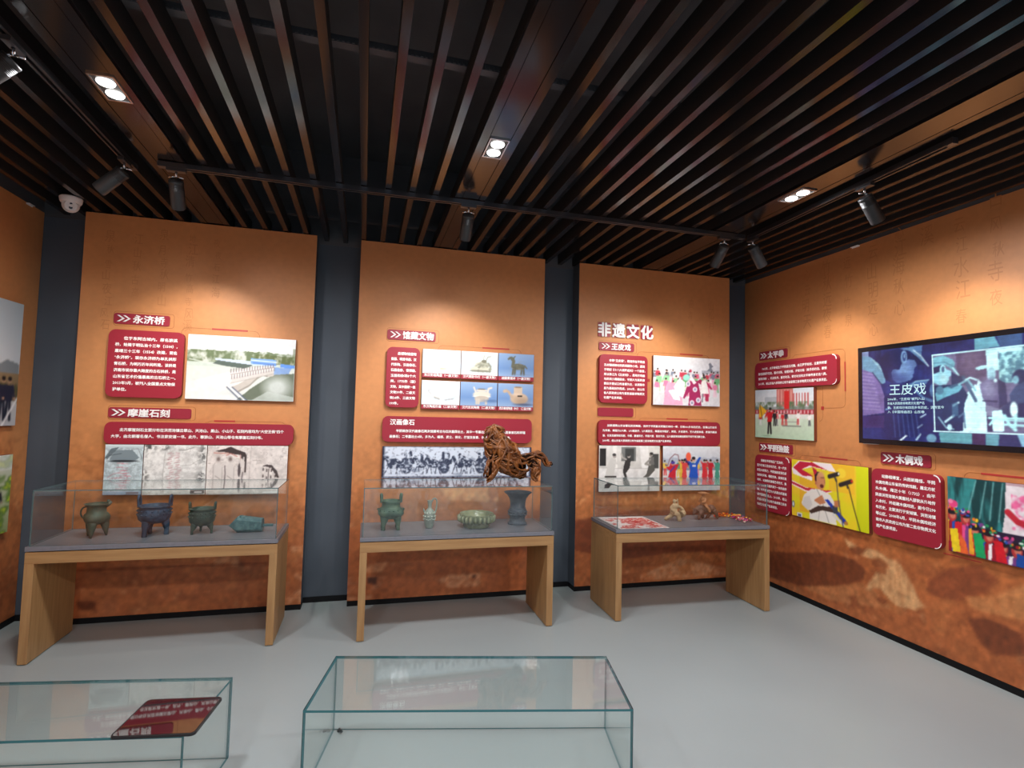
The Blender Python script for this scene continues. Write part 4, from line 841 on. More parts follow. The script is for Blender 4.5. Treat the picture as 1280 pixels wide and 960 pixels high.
def pic_screen(w, h):
    p = Pic(w, h, 320, (32, 40, 98)); X, Y = p.X, p.Y
    # drawing sheet coordinates (0..1173 wide, 0..960 high) to picture coordinates
    A = np.array([[95, 1, -95*0.0], [567, 1, -567*.435], [1173, 1, -1173*.855]]); co = np.linalg.solve(A, np.array([0.0, .435, .855]))
    def T(x, y):
        u = (co[0]*x+co[1])/(co[2]*x+1); t = (x-95)/1078; yt, yb = 215-130*t, 790+60*t; return (u, (y-yt)/(yb-yt))
    Q = lambda pts: [T(*q) for q in pts]
    def poly(pts, c, a=1.0): p.poly(Q(pts), c, a)
    def line(pts, wd, c, a=1.0): p.line(Q(pts), wd, c, a)
    def ell(x, y, rx, ry, c, a=1.0, soft=.12): u, v = T(x, y); p.ell(u, v, rx/1260, ry/600, c, a, soft)
    p.patch(p.noise(8, 5, 3, 4), .45, .7, (24, 26, 72), .8); p.patch(p.noise(40, 2, 5, 3), .5, .7, (46, 60, 130), .35)
    poly([(95, 200), (140, 200), (140, 260), (95, 250)], (120, 136, 176))
    # left: large profile of a man with a hat
    poly([(95, 240), (150, 245), (205, 290), (245, 350), (250, 420), (215, 430), (160, 355), (95, 330)], (104, 146, 174)); poly([(150, 245), (205, 290), (235, 350), (215, 330), (180, 290)], (150, 190, 206), .8)
    poly([(95, 330), (160, 350), (215, 425), (245, 520), (250, 620), (95, 640)], (112, 96, 150))
    for k in range(11): line([(95, 352+k*24), (165+k*5, 362+k*24)], .007, (154, 140, 178), .6)
    line([(165, 352), (215, 420), (235, 440)], .006, (40, 40, 80))
    poly([(205, 270), (260, 210), (345, 190), (410, 205), (450, 270), (400, 300), (330, 300), (300, 420), (250, 400)], (26, 30, 74))
    poly([(290, 350), (320, 300), (345, 270), (410, 262), (450, 268), (462, 300), (440, 330), (442, 352), (432, 368), (436, 380), (415, 402), (370, 415), (330, 420), (300, 400)], (86, 112, 160)); ell(370, 330, 44, 40, (110, 142, 184), .8, .6); ell(350, 390, 50, 30, (60, 74, 130), .7, .6); ell(300, 380, 30, 40, (50, 60, 116), .6, .6)
    poly([(280, 215), (345, 190), (400, 200), (405, 262), (360, 292), (345, 330), (300, 330), (275, 280)], (28, 32, 78)); ell(376, 248, 24, 44, (110, 146, 186)); ell(378, 246, 13, 28, (50, 66, 118)); ell(380, 240, 6, 14, (120, 156, 190))
    poly([(345, 190), (430, 178), (500, 170), (492, 232), (545, 310), (530, 306), (470, 250), (420, 205)], (92, 132, 170)); poly([(440, 182), (500, 170), (490, 225), (465, 215)], (70, 104, 150)); line([(440, 200), (490, 240), (540, 308)], .005, (206, 226, 232)); poly([(430, 215), (470, 252), (520, 300), (470, 300), (440, 260)], (24, 28, 70))
    poly([(240, 520), (330, 440), (450, 400), (560, 395), (560, 780), (240, 790)], (30, 34, 86)); poly([(400, 430), (450, 408), (540, 398), (520, 430), (430, 450)], (70, 104, 150)); line([(395, 470), (450, 410), (540, 400)], .006, (150, 196, 212), .8)
    for k in range(6): line([(300+k*30, 630), (310+k*32, 780)], .007, (70, 92, 150), .55)
    line([(450, 470), (500, 520), (555, 540)], .014, (90, 130, 170), .8); line([(480, 650), (515, 630)], .007, (180, 210, 226)); line([(460, 720), (490, 700)], .007, (170, 200, 220), .7); ell(565, 470, 22, 40, (90, 136, 176), .7); line([(250, 598), (280, 590)], .008, (110, 150, 190))
    poly([(330, 806), (380, 768), (392, 772), (350, 808)], (206, 222, 228)); poly([(440, 800), (478, 756), (484, 762), (456, 806)], (150, 180, 200)); ell(550, 790, 34, 26, (104, 150, 176)); poly([(95, 640), (240, 640), (235, 720), (95, 720)], (62, 44, 96), .7)
    # strips of a second picture behind the inset
    poly([(850, 120), (985, 105), (1020, 175), (850, 200)], (100, 164, 182)); poly([(1000, 105), (1173, 85), (1173, 170), (1025, 180)], (56, 84, 126)); poly([(600, 750), (820, 758), (820, 830), (610, 818)], (92, 156, 166)); poly([(820, 758), (910, 760), (905, 836), (820, 830)], (64, 44, 82)); poly([(910, 762), (1000, 764), (995, 840), (910, 836)], (96, 150, 164)); poly([(1000, 764), (1130, 766), (1150, 850), (995, 840)], (50, 50, 92)); poly([(1120, 766), (1173, 768), (1173, 850), (1150, 848)], (130, 178, 200))
    # inset photograph
    u0 = T(566, 400)[0]; y0, y1 = T(600, 232)[1], T(600, 744)[1]
    inside = ((X >= u0) & (Y >= y0) & (Y <= y1))[..., None]; keep = p.im.copy()
    p.im = np.where(inside, np.array((104, 100, 132))/255.0, p.im)
    poly([(720, 215), (925, 195), (930, 420), (740, 440)], (86, 74, 104)); ell(830, 270, 50, 60, (112, 98, 126), .7, .6)
    poly([(925, 200), (1005, 185), (1010, 335), (930, 340)], (196, 250, 250)); nn = p.noise(60, 34, 9, 4); m = ((X > T(1008, 300)[0]) & (Y < T(1100, 420)[1]) & (Y > y0)).astype(float); p.put(m, (84, 130, 150)); p.put(m*np.clip(nn*4-1.6, 0, 1), (166, 226, 230)); poly([(1005, 185), (1173, 165), (1173, 200), (1008, 215)], (200, 246, 248))
    poly([(740, 560), (800, 480), (850, 430), (890, 470), (915, 560), (922, 750), (740, 750)], (206, 250, 250)); poly([(870, 395), (892, 420), (880, 470), (850, 470)], (210, 250, 250), .8)
    poly([(570, 320), (600, 300), (640, 290), (640, 345), (575, 365)], (30, 36, 76)); poly([(570, 362), (615, 345), (640, 320), (690, 340), (698, 362), (676, 382), (676, 398), (655, 430), (610, 436), (570, 420)], (146, 206, 222)); ell(634, 330, 20, 30, (160, 222, 232)); ell(636, 330, 10, 18, (70, 96, 130)); ell(640, 395, 28, 26, (196, 240, 244), .7, .5)
    poly([(570, 250), (640, 236), (700, 262), (718, 285), (712, 315), (748, 372), (738, 374), (690, 325), (640, 296), (570, 318)], (112, 172, 188)); line([(570, 290), (650, 282), (712, 312)], .004, (70, 110, 140)); line([(700, 318), (742, 372)], .005, (206, 240, 244)); poly([(690, 345), (730, 370), (770, 380), (760, 440), (690, 430)], (48, 50, 88))
    poly([(570, 440), (700, 430), (760, 440), (800, 500), (775, 560), (760, 744), (570, 744)], (36, 44, 84)); poly([(580, 490), (650, 450), (740, 425), (765, 445), (740, 480), (640, 520), (590, 545)], (104, 172, 192)); poly([(660, 446), (730, 424), (745, 432), (690, 458)], (60, 90, 120)); line([(770, 380), (800, 440), (850, 540)], .016, (70, 90, 122)); line([(740, 430), (800, 400), (850, 470)], .010, (130, 186, 200)); line([(785, 400), (815, 385), (860, 400)], .008, (190, 236, 240)); ell(612, 470, 26, 26, (80, 124, 150))
    line([(700, 572), (735, 552)], .010, (190, 232, 238)); line([(645, 680), (700, 640)], .012, (186, 228, 236)); line([(600, 650), (650, 720), (700, 730)], .006, (150, 200, 214)); ell(672, 718, 16, 20, (180, 226, 234)); poly([(690, 560), (730, 548), (735, 640), (690, 650)], (64, 100, 130), .7); line([(735, 650), (770, 620), (775, 720)], .008, (84, 110, 140))
    ell(958, 362, 24, 38, (156, 204, 216)); ell(962, 392, 18, 14, (110, 150, 170), .8); poly([(850, 322), (890, 305), (930, 300), (928, 322), (870, 335)], (176, 228, 234)); poly([(880, 430), (930, 400), (1000, 395), (1050, 420), (1064, 500), (1050, 560), (1000, 610), (930, 570), (895, 520)], (92, 84, 122)); poly([(1000, 396), (1050, 420), (1062, 560), (1005, 590)], (50, 48, 84)); ell(938, 460, 40, 50, (140, 140, 172), .8, .6); line([(900, 540), (990, 545)], .008, (50, 44, 78)); ell(985, 405, 10, 10, (200, 240, 244))
    poly([(915, 570), (1000, 590), (1000, 640), (925, 650)], (130, 130, 160)); poly([(920, 640), (960, 640), (955, 745), (925, 745)], (58, 50, 84)); poly([(955, 610), (1030, 600), (1036, 745), (960, 745)], (206, 250, 248)); poly([(1020, 590), (1080, 540), (1110, 600), (1080, 660), (1030, 640)], (56, 60, 98))
    ell(1152, 378, 42, 40, (44, 52, 88)); ell(1120, 400, 16, 22, (120, 170, 186)); poly([(1075, 500), (1120, 440), (1173, 410), (1300, 400), (1300, 660), (1100, 660), (1085, 560)], (58, 72, 108)); ell(1102, 600, 20, 42, (220, 250, 250)); poly([(1130, 560), (1300, 540), (1300, 680), (1130, 650)], (44, 46, 84))
    for pts, wd in (([(935, 655), (1300, 665)], .010), ([(1040, 700), (1300, 715)], .010), ([(940, 700), (975, 655)], .010), ([(1040, 640), (1070, 700), (1110, 735)], .014), ([(1115, 640), (1105, 735)], .012), ([(1000, 668), (1300, 684)], .006)): line(pts, wd, (176, 236, 238))
    p.im = np.where(inside, p.im, keep)
    p.soften(2); line([(566, 236), (574, 744)], .006, (208, 250, 250)); p.line([(u0, y0), (1, y0-.01)], .008, (200, 248, 248), .9); p.line([(u0, y1), (1, y1)], .007, (210, 250, 250), .9)
    p.mottle(60, .10, 8); p.mottle(16, .14, 5); p.put((np.sin(Y*h*900) > .6).astype(float), (20, 24, 70), .10); return p
def pic_left(w, h, k):
    p = Pic(w, h, 110, (190, 202, 210))
    if k == 0:
        p.grad(0, .55, (176, 192, 200), (212, 218, 222)); p.poly([(.75, .52), (.85, .47), (1, .50), (1, .6), (.75, .6)], (130, 138, 142)); p.grad(.58, .8, (150, 126, 92), (120, 100, 76)); p.grad(.8, 1, (200, 200, 200), (180, 182, 186)); p.put((p.noise(16, 10, 3, 3) > .5).astype(float)*((p.Y > .66) & (p.Y < .82)), (80, 80, 50), .8)
        for x in (.1, .25, .4, .55, .70, .83, .9): p.person(x, .95, .34, (40, 40, 60), (30, 34, 50))
        p.line([(.84, 1), (1, .78)], .02, (236, 236, 236))
    else:
        p.grad(0, 1, (206, 210, 196), (150, 160, 110)); n = p.noise(9, 9, 4, 4); p.patch(n, .45, .6, (86, 120, 50), .9); p.patch(n, .6, .7, (190, 206, 60), .9); p.rect(.5, 0, 1, .2, (226, 230, 232), .6)
        for x in (.2, .5, .86): p.person(x, .8, .4, (30, 32, 40), (26, 28, 36))
    return p

GP = 'photo boards on the back panels'; GRW = 'photo boards on the right wall'
# --- left panel
plaque(FB, -.802, -.440, 2.143, 2.222, '永济桥', 'maroon title plaque reading 永济桥 on the leftmost panel', .56)
text_board(FB, -.815, -.327, 1.607, 2.098, ['　　位于东阿古城内。原名狼溪|', '桥，始建于明弘治十三年（1500）。', '嘉靖三十三年（1554）改建，更名|', '“永济桥”。现存永济桥为单孔拱形|', '青石桥，为明万历年间所建。该桥是|', '济南市现存最大跨度的古石拱桥，是|', '山东省艺术价值最高的古石桥之一。', '2013年3月，被列入全国重点文物保|', '护单位。'],
    'square maroon text board beside the stone bridge photo', .0262, .0465, .045, .045, .072)
photo_board(FB, -.303, .450, 1.608, 2.092, pic_bridge(.753, .484), 'wide photo board of a white stone arch bridge over water', GP)
ornament(FB, -.36, .10+.08, 2.144, (-.155, .095), 'thin rounded line with red bar above the bridge photo')
plaque(FB, -.798, -.262, 1.457, 1.533, '摩崖石刻', 'maroon title plaque reading 摩崖石刻 below the bridge text board', .50)
text_board(FB, -.805, .462, 1.268, 1.428, ['　　北齐摩崖刻石主要分布在洪范池镇云翠山、天池山、黑山、小山子，石刻内容均为“大空王佛”四个|', '大字，由北朝著名僧人、书法家安道一书。此外，寨狼山、天池山等也有摩崖石刻分布。'],
    'wide maroon text board above three rock carving photos', .0262, .0465, .045, .07, .066)
ornament(FB, -.16, .40, 1.446, (-.106, .039), 'short red bar line above the wide rock carving text board', .01)
photo_board(FB, -.790, -.550, .905, 1.265, pic_carve_a(.24, .36), 'photo board of grey cliff with red carved characters, left one of three', GP)
photo_board(FB, -.545, -.135, .901, 1.264, pic_carve_b(.41, .363), 'photo board of pale rock with two columns of red writing', GP)
photo_board(FB, -.130, .429, .898, 1.263, pic_carve_c(.559, .365), 'photo board of carved buddha niches in pale rock', GP)
# --- middle panel
plaque(FB, 1.147, 1.545, 2.144, 2.228, '馆藏文物', 'maroon title plaque reading 馆藏文物 on the middle panel', .64)
text_board(FB, 1.149, 1.417, 1.586, 2.080, ['　　县博物馆里有|', '瓷器、明清书画、汉|', '代彩陶、汉画像石、|', '石器造像、青铜器、|', '玉器和杂项8个大|', '类，1775件（套）|', '文物，其中国家一级|', '文物39件、二级文|', '物24件、三级文物|', '199件。'], 'narrow maroon text board left of the six relic photos', .0255, .0455, .035, .03, .062)
ornament(FB, 1.57, 2.30, 2.118, (1.95, 2.19), 'thin rounded line with red bar above the six relic photos')
caps = ['东汉彩绘陶盘（一级文物）', '汉代铜卧牛灯（一级文物）', '战国青铜羊（一级文物）', '东汉陶船形盘（二级文物）', '汉代双耳陶鼎（二级文物）', '西汉兽首陶壶（M1）（二级文物）']
desc = ['pale dish, upper left of six', 'crouching bronze ram, upper middle of six', 'standing bronze sheep on blue, upper right of six', 'shallow pale vessel, lower left of six', 'footed white tripod pot, lower middle of six', 'round clay spouted pot on blue, lower right of six']
for k in range(6):
    c, r_ = k % 3, k//3; u0 = 1.440+c*.325; u1 = u0+.318; v1 = 2.078 if r_ == 0 else 1.817; v0 = v1-.236
    photo_board(FB, u0, u1, v0, v1, pic_relic(u1-u0, v1-v0-.036, k), 'photo board of a '+desc[k], 'six relic photo boards', caption=caps[k])
text_board(FB, 1.134, 2.401, 1.304, 1.513, ['　　平阴现存汉代画像石两次馆藏考古与四次墓葬出土，其中一号墓出土3块画像石，人面兽首石和祥瑞|', '画像石；二号墓出土4块，多为人、福禄、武士、侍女、厅堂及背景、长辑、车马之组的画像。'], 'wide maroon text board headed 汉画像石, partly behind the root carving', .0250, .046, .06, .06, .066, heading='汉画像石')
photo_board(FB, 1.142, 2.403, 1.010, 1.268, pic_relief(1.261, .258), 'long photo board of a dark stone relief with horsemen, behind the root carving', GP)
# --- right panel
for k, ch in enumerate('非遗文化'):
    u = 3.025+.1445*k; t = empty('title_tile', M=on(FB, u+.0625, 2.350, 0.0006)); tag(t, '%s square maroon title tile from the left, bearing %s' % (ordinal(k), ch), 'sign', 'row of four square title tiles')
    obj('plate', prism_me(rrect(.120, .130, .008), 0, .005), M['plate'], t)
    bm = bmesh.new(); ring_strip(bm, rrect(.132, .142, .012), .0024, -.0004, .0006); obj('outline', mesh_of(bm), M['pale_line'], t)
    co, fs = text_arrays(ch, .135, 3); co[:, 0] -= (co[:, 0].max()+co[:, 0].min())/2; co[:, 1] -= (co[:, 1].max()+co[:, 1].min())/2; co[:, 2] += .005
    obj('lettering', raised(join_arrays(bolden(co, fs, .0042)), .008), M['white'], t)
plaque(FB, 3.037, 3.394, 2.157, 2.236, '王皮戏', 'maroon title plaque reading 王皮戏 on the right panel', .54)
text_board(FB, 3.033, 3.518, 1.677, 2.120, ['　　亦称“王皮调”，是流传在平阴县|', '孔村镇胡柳村的民间剧种小戏。源流|', '于明初《十八大调罗成关》一个剧目，', '所以称之为《王皮戏》。是地方戏曲|', '与民间小调相结合，平阴人为其表演|', '群众方便以口传身授为主，以胡集市|', '县为基础创作而成。2006年，由山东|', '省人民政府公布为首批省级非物质文|', '化遗产名录项目。'], 'square maroon text board left of the festival photo', .0255, .0425, .045, .03, .064)
photo_board(FB, 3.580, 4.298, 1.674, 2.134, pic_festival(.718, .46), 'photo board of pink costumed festival dancers in a crowd', GP)
dot(FB, 3.548, 1.90, 'tiny red square between text board and festival photo')
ornament(FB, 3.43, 4.20, 2.166, (3.88, 4.13), 'thin rounded line with red bar above the festival photo', .02)
plaque(FB, 3.036, 3.393, 1.554, 1.634, '', 'blank maroon title plaque without lettering on the right panel', chev=False)
text_board(FB, 3.032, 4.302, 1.295, 1.522, ['　　加鼓通是山东省著名民间舞蹈，流传于平阴县东阿镇北市村一带，已有400多年的历史。古调山打击乐|', '为伴奏，舞蹈为3人舞，1人唱面仔，2人唱面旦，舞蹈动作粗犷、奔放，多进退中，艺人走街串巷，表演风趣诙|', '谐，化妆及服饰似戏剧，中缀、腰着彩衣，手摇大鼓，憨态可亲，让人鼓起来如痴如醉和不知不觉沉醉之余。', '2009年，经山东省人民政府公布为省级第二批非物质文化遗产名录项目。'], 'wide maroon text board with four lines on the right panel', .0225, .0455, .04, .04, .058)
ornament(FB, 3.45, 4.20, 1.545, (3.74, 3.97), 'thin rounded line with red bar above the wide four line text board', .02)
photo_board(FB, 3.042, 3.654, .876, 1.290, pic_bw(.612, .414), 'black and white photo board of three men practising outdoors', GP)
photo_board(FB, 3.688, 4.303, .876, 1.290, pic_dance(.615, .414), 'colour photo board of dancers, one in blue with raised arms', GP)
# --- right wall
plaque(FR, .066, .440, 2.138, 2.221, '太平拳', 'maroon title plaque reading 太平拳 on the right wall near the corner', .56)
text_board(FR, .043, 1.020, 1.858, 2.110, ['　　1862年，太平拳诞生于平阴县孔村镇，由王梦宇始创。主要传统套|', '路包括棍手花走、器术对练、徒棍对练、步枪对练（枪手四功法、跟铁|', '套路训练）、实战技术、套功功法、软功功法和太平拳养身功法八类。|', '2013年，经山东省人民政府公布为省级第三批非物质文化遗产名录项目。'], 'wide maroon text board about boxing, above the flag photo', .0265, .048, .05, .10, .072, accents=True)
bm = bmesh.new(); t = empty('ornament_line', M=on(FR, 0, 0, .0008)); tag(t, 'thin printed loop with red bar right of the boxing text board', 'ornament')
ring_strip(bm, [(.50, 2.128), (.53, 2.148), (1.02, 2.148), (1.05, 2.14), (1.066, 2.12), (1.066, 1.70), (1.05, 1.675), (1.02, 1.667), (.836, 1.667)], .0025, 0, .0006, False)
ring_strip(bm, [(.84, 1.85), (.84, 1.60), (.83, 1.57), (.80, 1.55)], .0025, 0, .0006, False); obj('thin_line', mesh_of(bm), M['pale_line'], t)
bm = bmesh.new(); box(bm, 1.060, 1.072, 1.80, 2.04, 0, .0014); obj('red_bar', mesh_of(bm), M['red_line'], t)
dot(FR, .836, 1.667, 'tiny red square on the thin loop right of the flag photo')
photo_board(FR, .042, .775, 1.388, 1.845, pic_flag(.733, .457), 'photo board of a man in red running with a yellow flag', GRW)
plaque(FR, .062, .500, 1.250, 1.335, '平阴渔鼓', 'maroon title plaque reading 平阴渔鼓 above the narrow text board', .62)
text_board(FR, .044, .494, .700, 1.220, ['　　渔鼓在平阴地区广泛流传，', '至今已有三百余年历史。老一代民|', '间艺人的努力，平阴渔鼓逐渐形成|', '独特的风格。唱腔优美，旋律优雅|', '动听，以独特的演唱艺术形式，集|', '文学性鼓板乐器表演于一体的曲种|', '种，今天渔鼓已为人民群众所喜闻|', '被列国家级名上。2013年，经山|', '东省人民政府公布为省级第三批非|', '物质文化遗产名录项目。'], 'narrow maroon text board left of the yellow singer photo, partly behind glass', .0262, .0465, .03, .035, .062, accents=True)
photo_board(FR, .521, 1.296, .722, 1.214, pic_singer(.775, .492), 'bright yellow photo board of an old singer at two microphones', GRW)
ornament(FR, .58, 1.20, 1.254, (.80, 1.08), 'thin rounded line with red bar above the singer photo')
plaque(FR, 1.377, 1.753, 1.255, 1.340, '木偶戏', 'maroon title plaque reading 木偶戏 below the wall screen', .52)
text_board(FR, 1.327, 1.837, .731, 1.216, ['　　动静相得宜，尖而新趣怪。平阴|', '木偶戏是山东省的传统戏剧，属北方杖|', '头木偶。雍正十年（1732），由平|', '阴县洪范池镇大黄崖村人邵钦从外地传|', '入本村，并组建木偶戏班，距今已290|', '年历史，主要流行于安城镇、洪范池镇|', '等山区。2008年6月，平阴木偶戏经济|', '南市人民政府公布为第二批非物质文化|', '遗产名录项目。'], 'square maroon text board between singer and puppet photos', .0262, .0455, .032, .036, .062, accents=True)
photo_board(FR, 1.879, 2.70, .741, 1.218, pic_puppets(.821, .477), 'photo board of colourful stage puppets, cut by the right edge', GRW)
ornament(FR, 1.96, 2.62, 1.254, (2.06, 2.32), 'thin rounded line with red bar above the puppet photo')
t = empty('ornament_line', M=on(FR, 0, 0, .0008)); tag(t, 'short thin red line below the puppet photo', 'ornament'); bm = bmesh.new(); box(bm, 1.82, 2.05, .706, .712, 0, .0014); obj('red_bar', mesh_of(bm), M['red_line'], t)
# --- left wall
photo_board(FL, -.95, -.063, 1.392, 2.228, pic_left(.887, .836, 0), 'photo board of people under a grey sky, on left wall at photo edge', 'photo boards on the left wall')
photo_board(FL, -.95, -.060, .672, 1.195, pic_left(.89, .523, 1), 'photo board with green trees, lower one on the left wall', 'photo boards on the left wall')
# --- wall screen
t = empty('wall_screen', M=on(FR, 1.259, 1.398, .0008)); tag(t, 'large black television on the right wall showing a blue puppet documentary', 'television')
TW, TH = 1.31, .724
obj('casing', box_me(0, TW, 0, TH, 0, .078, .004), M['tv'], t)
sc = pic_screen(TW-.075, TH-.072)
obj('display', sc.mesh('display'), M['screen'], t, loc=(TW/2, TH/2, .0788))
parts = []
for s, x, y, z in (('王皮戏', .262, .362, .084),): parts += fit_line(s, x, x+.265, y, z, True, .0008, 3)
for k, s in enumerate(('2006年，“王皮戏”被列入山', '东省人民政府非物质文化遗产名', '录。王皮戏已有四百多年历史，流传至今', '入《中国戏曲志》山东卷')): parts += fit_line(s, .245, .245+(.40 if k == 2 else .27), .318-.030*k, .021, True, .0003, 1)
cm = mat('caption_glow', (0, 0, 0), .3, emit=((.62, .92, 1.0), .95))
obj('screen_caption', join_arrays(parts), cm, t, loc=(0, 0, .0798))
bm = bmesh.new(); box(bm, .02, .12, -.006, 0.0, .02, .06); box(bm, TW-.12, TW-.02, -.006, 0, .02, .06); obj('bracket_foot', mesh_of(bm), M['cctv'], t)

# ------------------------------------------------------------------ display tables with glass covers
SL = .6904
def display_table(x, y, w, a, lab, n):
    D = .5166; t = empty('display_table', (x, y, 0), (0, 0, a)); tag(t, lab, 'table', 'oak display tables along the back panels')
    th, tl = .068, .048
    obj('tabletop', box_me(0, w, 0, D, .6574-th-.0, .6574, .0015), M['wood'], t)
    for k in range(2):
        s0 = 0 if k == 0 else w-tl; sp = obj('side_panel', box_me(s0, s0+tl, 0, D, .006, .6574-th, .0015), M['wood_side'], t)
        obj('glide', box_me(s0+.01, s0+tl-.006, .015, .07, 0, .006), M['black'], sp); obj('glide', box_me(s0+.01, s0+tl-.006, D-.07, D-.015, 0, .006), M['black'], sp)
    obj('shadow_gap', box_me(.012, w-.012, .012, D-.012, .6574, .6634), M['black'], t)
    obj('plinth_slab', box_me(-.002, w+.002, -.002, D+.002, .6634, SL, .0015), M['slab'], t)
    return t
TABS = ((-.9279, -.6424, 1.3958, -.0047), (.9940, -.7064, 1.3868, -.0017), (2.8817, -.7249, 1.3506, -.0369))
TL = ('oak display table with grey slab, holding green and blue bronzes on the left', 'oak display table with grey slab, holding pots, below the root carving', 'oak display table with grey slab, holding clay figures near the corner')
GLL = ('glass cover over the four bronze vessels on the left table', 'glass cover on the middle table with the root carving on top', 'glass cover over the clay figures on the right table')
def pane_me(x0, x1, y0, y1, z0, z1, edge):
    bm = bmesh.new(); box(bm, x0, x1, y0, y1, z0, z1); bmesh.ops.recalc_face_normals(bm, faces=bm.faces)
    d = (x1-x0, y1-y0, z1-z0); ax = d.index(min(d))
    for f in bm.faces: f.material_index = 0 if abs(f.normal[ax]) > .5 else 1
    me = bpy.data.meshes.new('pane'); bm.to_mesh(me); bm.free(); me.materials.append(M['glass']); me.materials.append(M[edge]); return me
def glass_cover(loc, a, w, d, h, lab, grp, g=.006, edge='glass_edge_pale'):
    t = empty('glass_cover', loc, (0, 0, a)); tag(t, lab, 'glass cover', grp)
    for q in ((0, w, 0, d, h-g, h), (0, w, 0, g, 0, h-g-.0004), (0, w, d-g, d, 0, h-g-.0004), (0, g, g+.0004, d-g-.0004, 0, h-g-.0004), (w-g, w, g+.0004, d-g-.0004, 0, h-g-.0004)):
        obj('pane', pane_me(*q, edge), None, t)
    return t
for (x, y, w, a), lt, lg in zip(TABS, TL, GLL):
    display_table(x, y, w, a, lt, 0)
    ca, sa = math.cos(a), math.sin(a); ix, iy = .012, .010
    glass_cover((x+ca*ix-sa*iy, y+sa*ix+ca*iy, SL+.0006), a, w-2*ix, .5166-2*iy, 1.0237-SL, lg, 'glass covers on the oak tables')
glass_cover((.7958, -2.1867, .0006), -.2125, 1.3403, .4902, .3461, 'empty glass cover standing on the grey floor, centre foreground', 'glass covers standing on the floor', .009, 'glass_edge')
ha = -.1676; hw = 1.34; glass_cover((.3921-hw*math.cos(ha), -2.2665-hw*math.sin(ha), .0006), ha, hw, .440, .3461, 'empty glass cover on the floor at lower left, with a tablet on it', 'glass covers standing on the floor', .009, 'glass_edge')
# tablet lying on the left floor cover
t = empty('tablet_computer', (.308, -2.133, .3475), (0, 0, -.142)); tag(t, 'black tablet computer lying on the lower left glass cover', 'tablet')
tw, td = .290, .262
obj('case', prism_me(rrect(tw, td, .018, 6), 0, .009, .0015), M['tablet_case'], t)
obj('display_glass', prism_me(rrect(tw-.012, td-.012, .013, 6), .009, .0100), M['tablet'], t)
bm = bmesh.new(); lathe(bm, [(.004, .0100), (.003, .0104), (.001, .0105)], 12); obj('camera_lens', mesh_of(bm), M['lens'], t, loc=(0, td/2-.011, 0))
# screw on the floor under the centre cover
bm = bmesh.new(); tube(bm, [(0, 0, .0075), (.028, 0, .006)], .0055, 10); lathe(bm, [(.010, -.004), (.010, .0), (.008, .003), (.001, .004)], 12)
for v in bm.verts:
    if False: pass
o = obj('screw', mesh_of(bm, smooth=True, angle=.6), M['screw'], loc=(.929, -1.735, .0012), rot=(0, 0, -1.1)); tag(o, 'small dark screw lying on the floor inside the centre glass cover', 'screw')
o.location.z = .0048

# ------------------------------------------------------------------ exhibits
Z0 = SL+.0006
def exhibit(name, x, y, lab, cat, grp=None, z=Z0, rz=0): 
    t = empty(name, (x, y, z), (0, 0, rz)); tag(t, lab, cat, grp); return t
GV1 = 'bronzes on the left table'
# grey-green pouring tripod
t = exhibit('bronze_tripod_ewer', -.672, -.40, 'grey green bronze tripod ewer with loop handle, leftmost on left table', 'vessel', GV1)
def lobe(k, r0, amp, zc, zw, ph=0): return lambda r, z, a: r*(1+amp*math.exp(-((z-zc)/zw)**2)*math.cos(k*(a-ph)))
bm = bmesh.new(); lathe(bm, [(.010, .078), (.045, .082), (.066, .100), (.073, .125), (.066, .146), (.054, .156), (.052, .185), (.058, .203), (.070, .212), (.066, .214), (.052, .200), (.046, .160), (.03, .12)], 48, lobe(3, 1, .10, .105, .03, PI*1.5), close=True)
obj('body', mesh_of(bm, smooth=True), M['bronze_grey'], t)
for k in range(3):
    a = PI*1.5+k*2*PI/3; bm = bmesh.new(); c = (math.cos(a), math.sin(a)); tube(bm, [(c[0]*.040, c[1]*.040, .118), (c[0]*.050, c[1]*.050, .07), (c[0]*.056, c[1]*.056, .03), (c[0]*.060, c[1]*.060, 0)], [.030, .024, .013, .005], 12); obj('leg', mesh_of(bm, smooth=True), M['bronze_grey'], t)
bm = bmesh.new(); tube(bm, bez([(-.056, 0, .196), (-.078, 0, .185), (-.088, 0, .158), (-.080, 0, .130), (-.066, 0, .118)], 6), .0055, 8); obj('handle', mesh_of(bm, smooth=True), M['bronze_dark'], t)
bm = bmesh.new(); tube(bm, [(.050, 0, .200), (.068, 0, .212), (.080, 0, .222)], [.018, .014, .010], 10, flat=.8); tube(bm, [(.062, 0, .212), (.064, 0, .236)], [.006, .010], 8); obj('spout', mesh_of(bm, smooth=True), M['bronze_grey'], t)
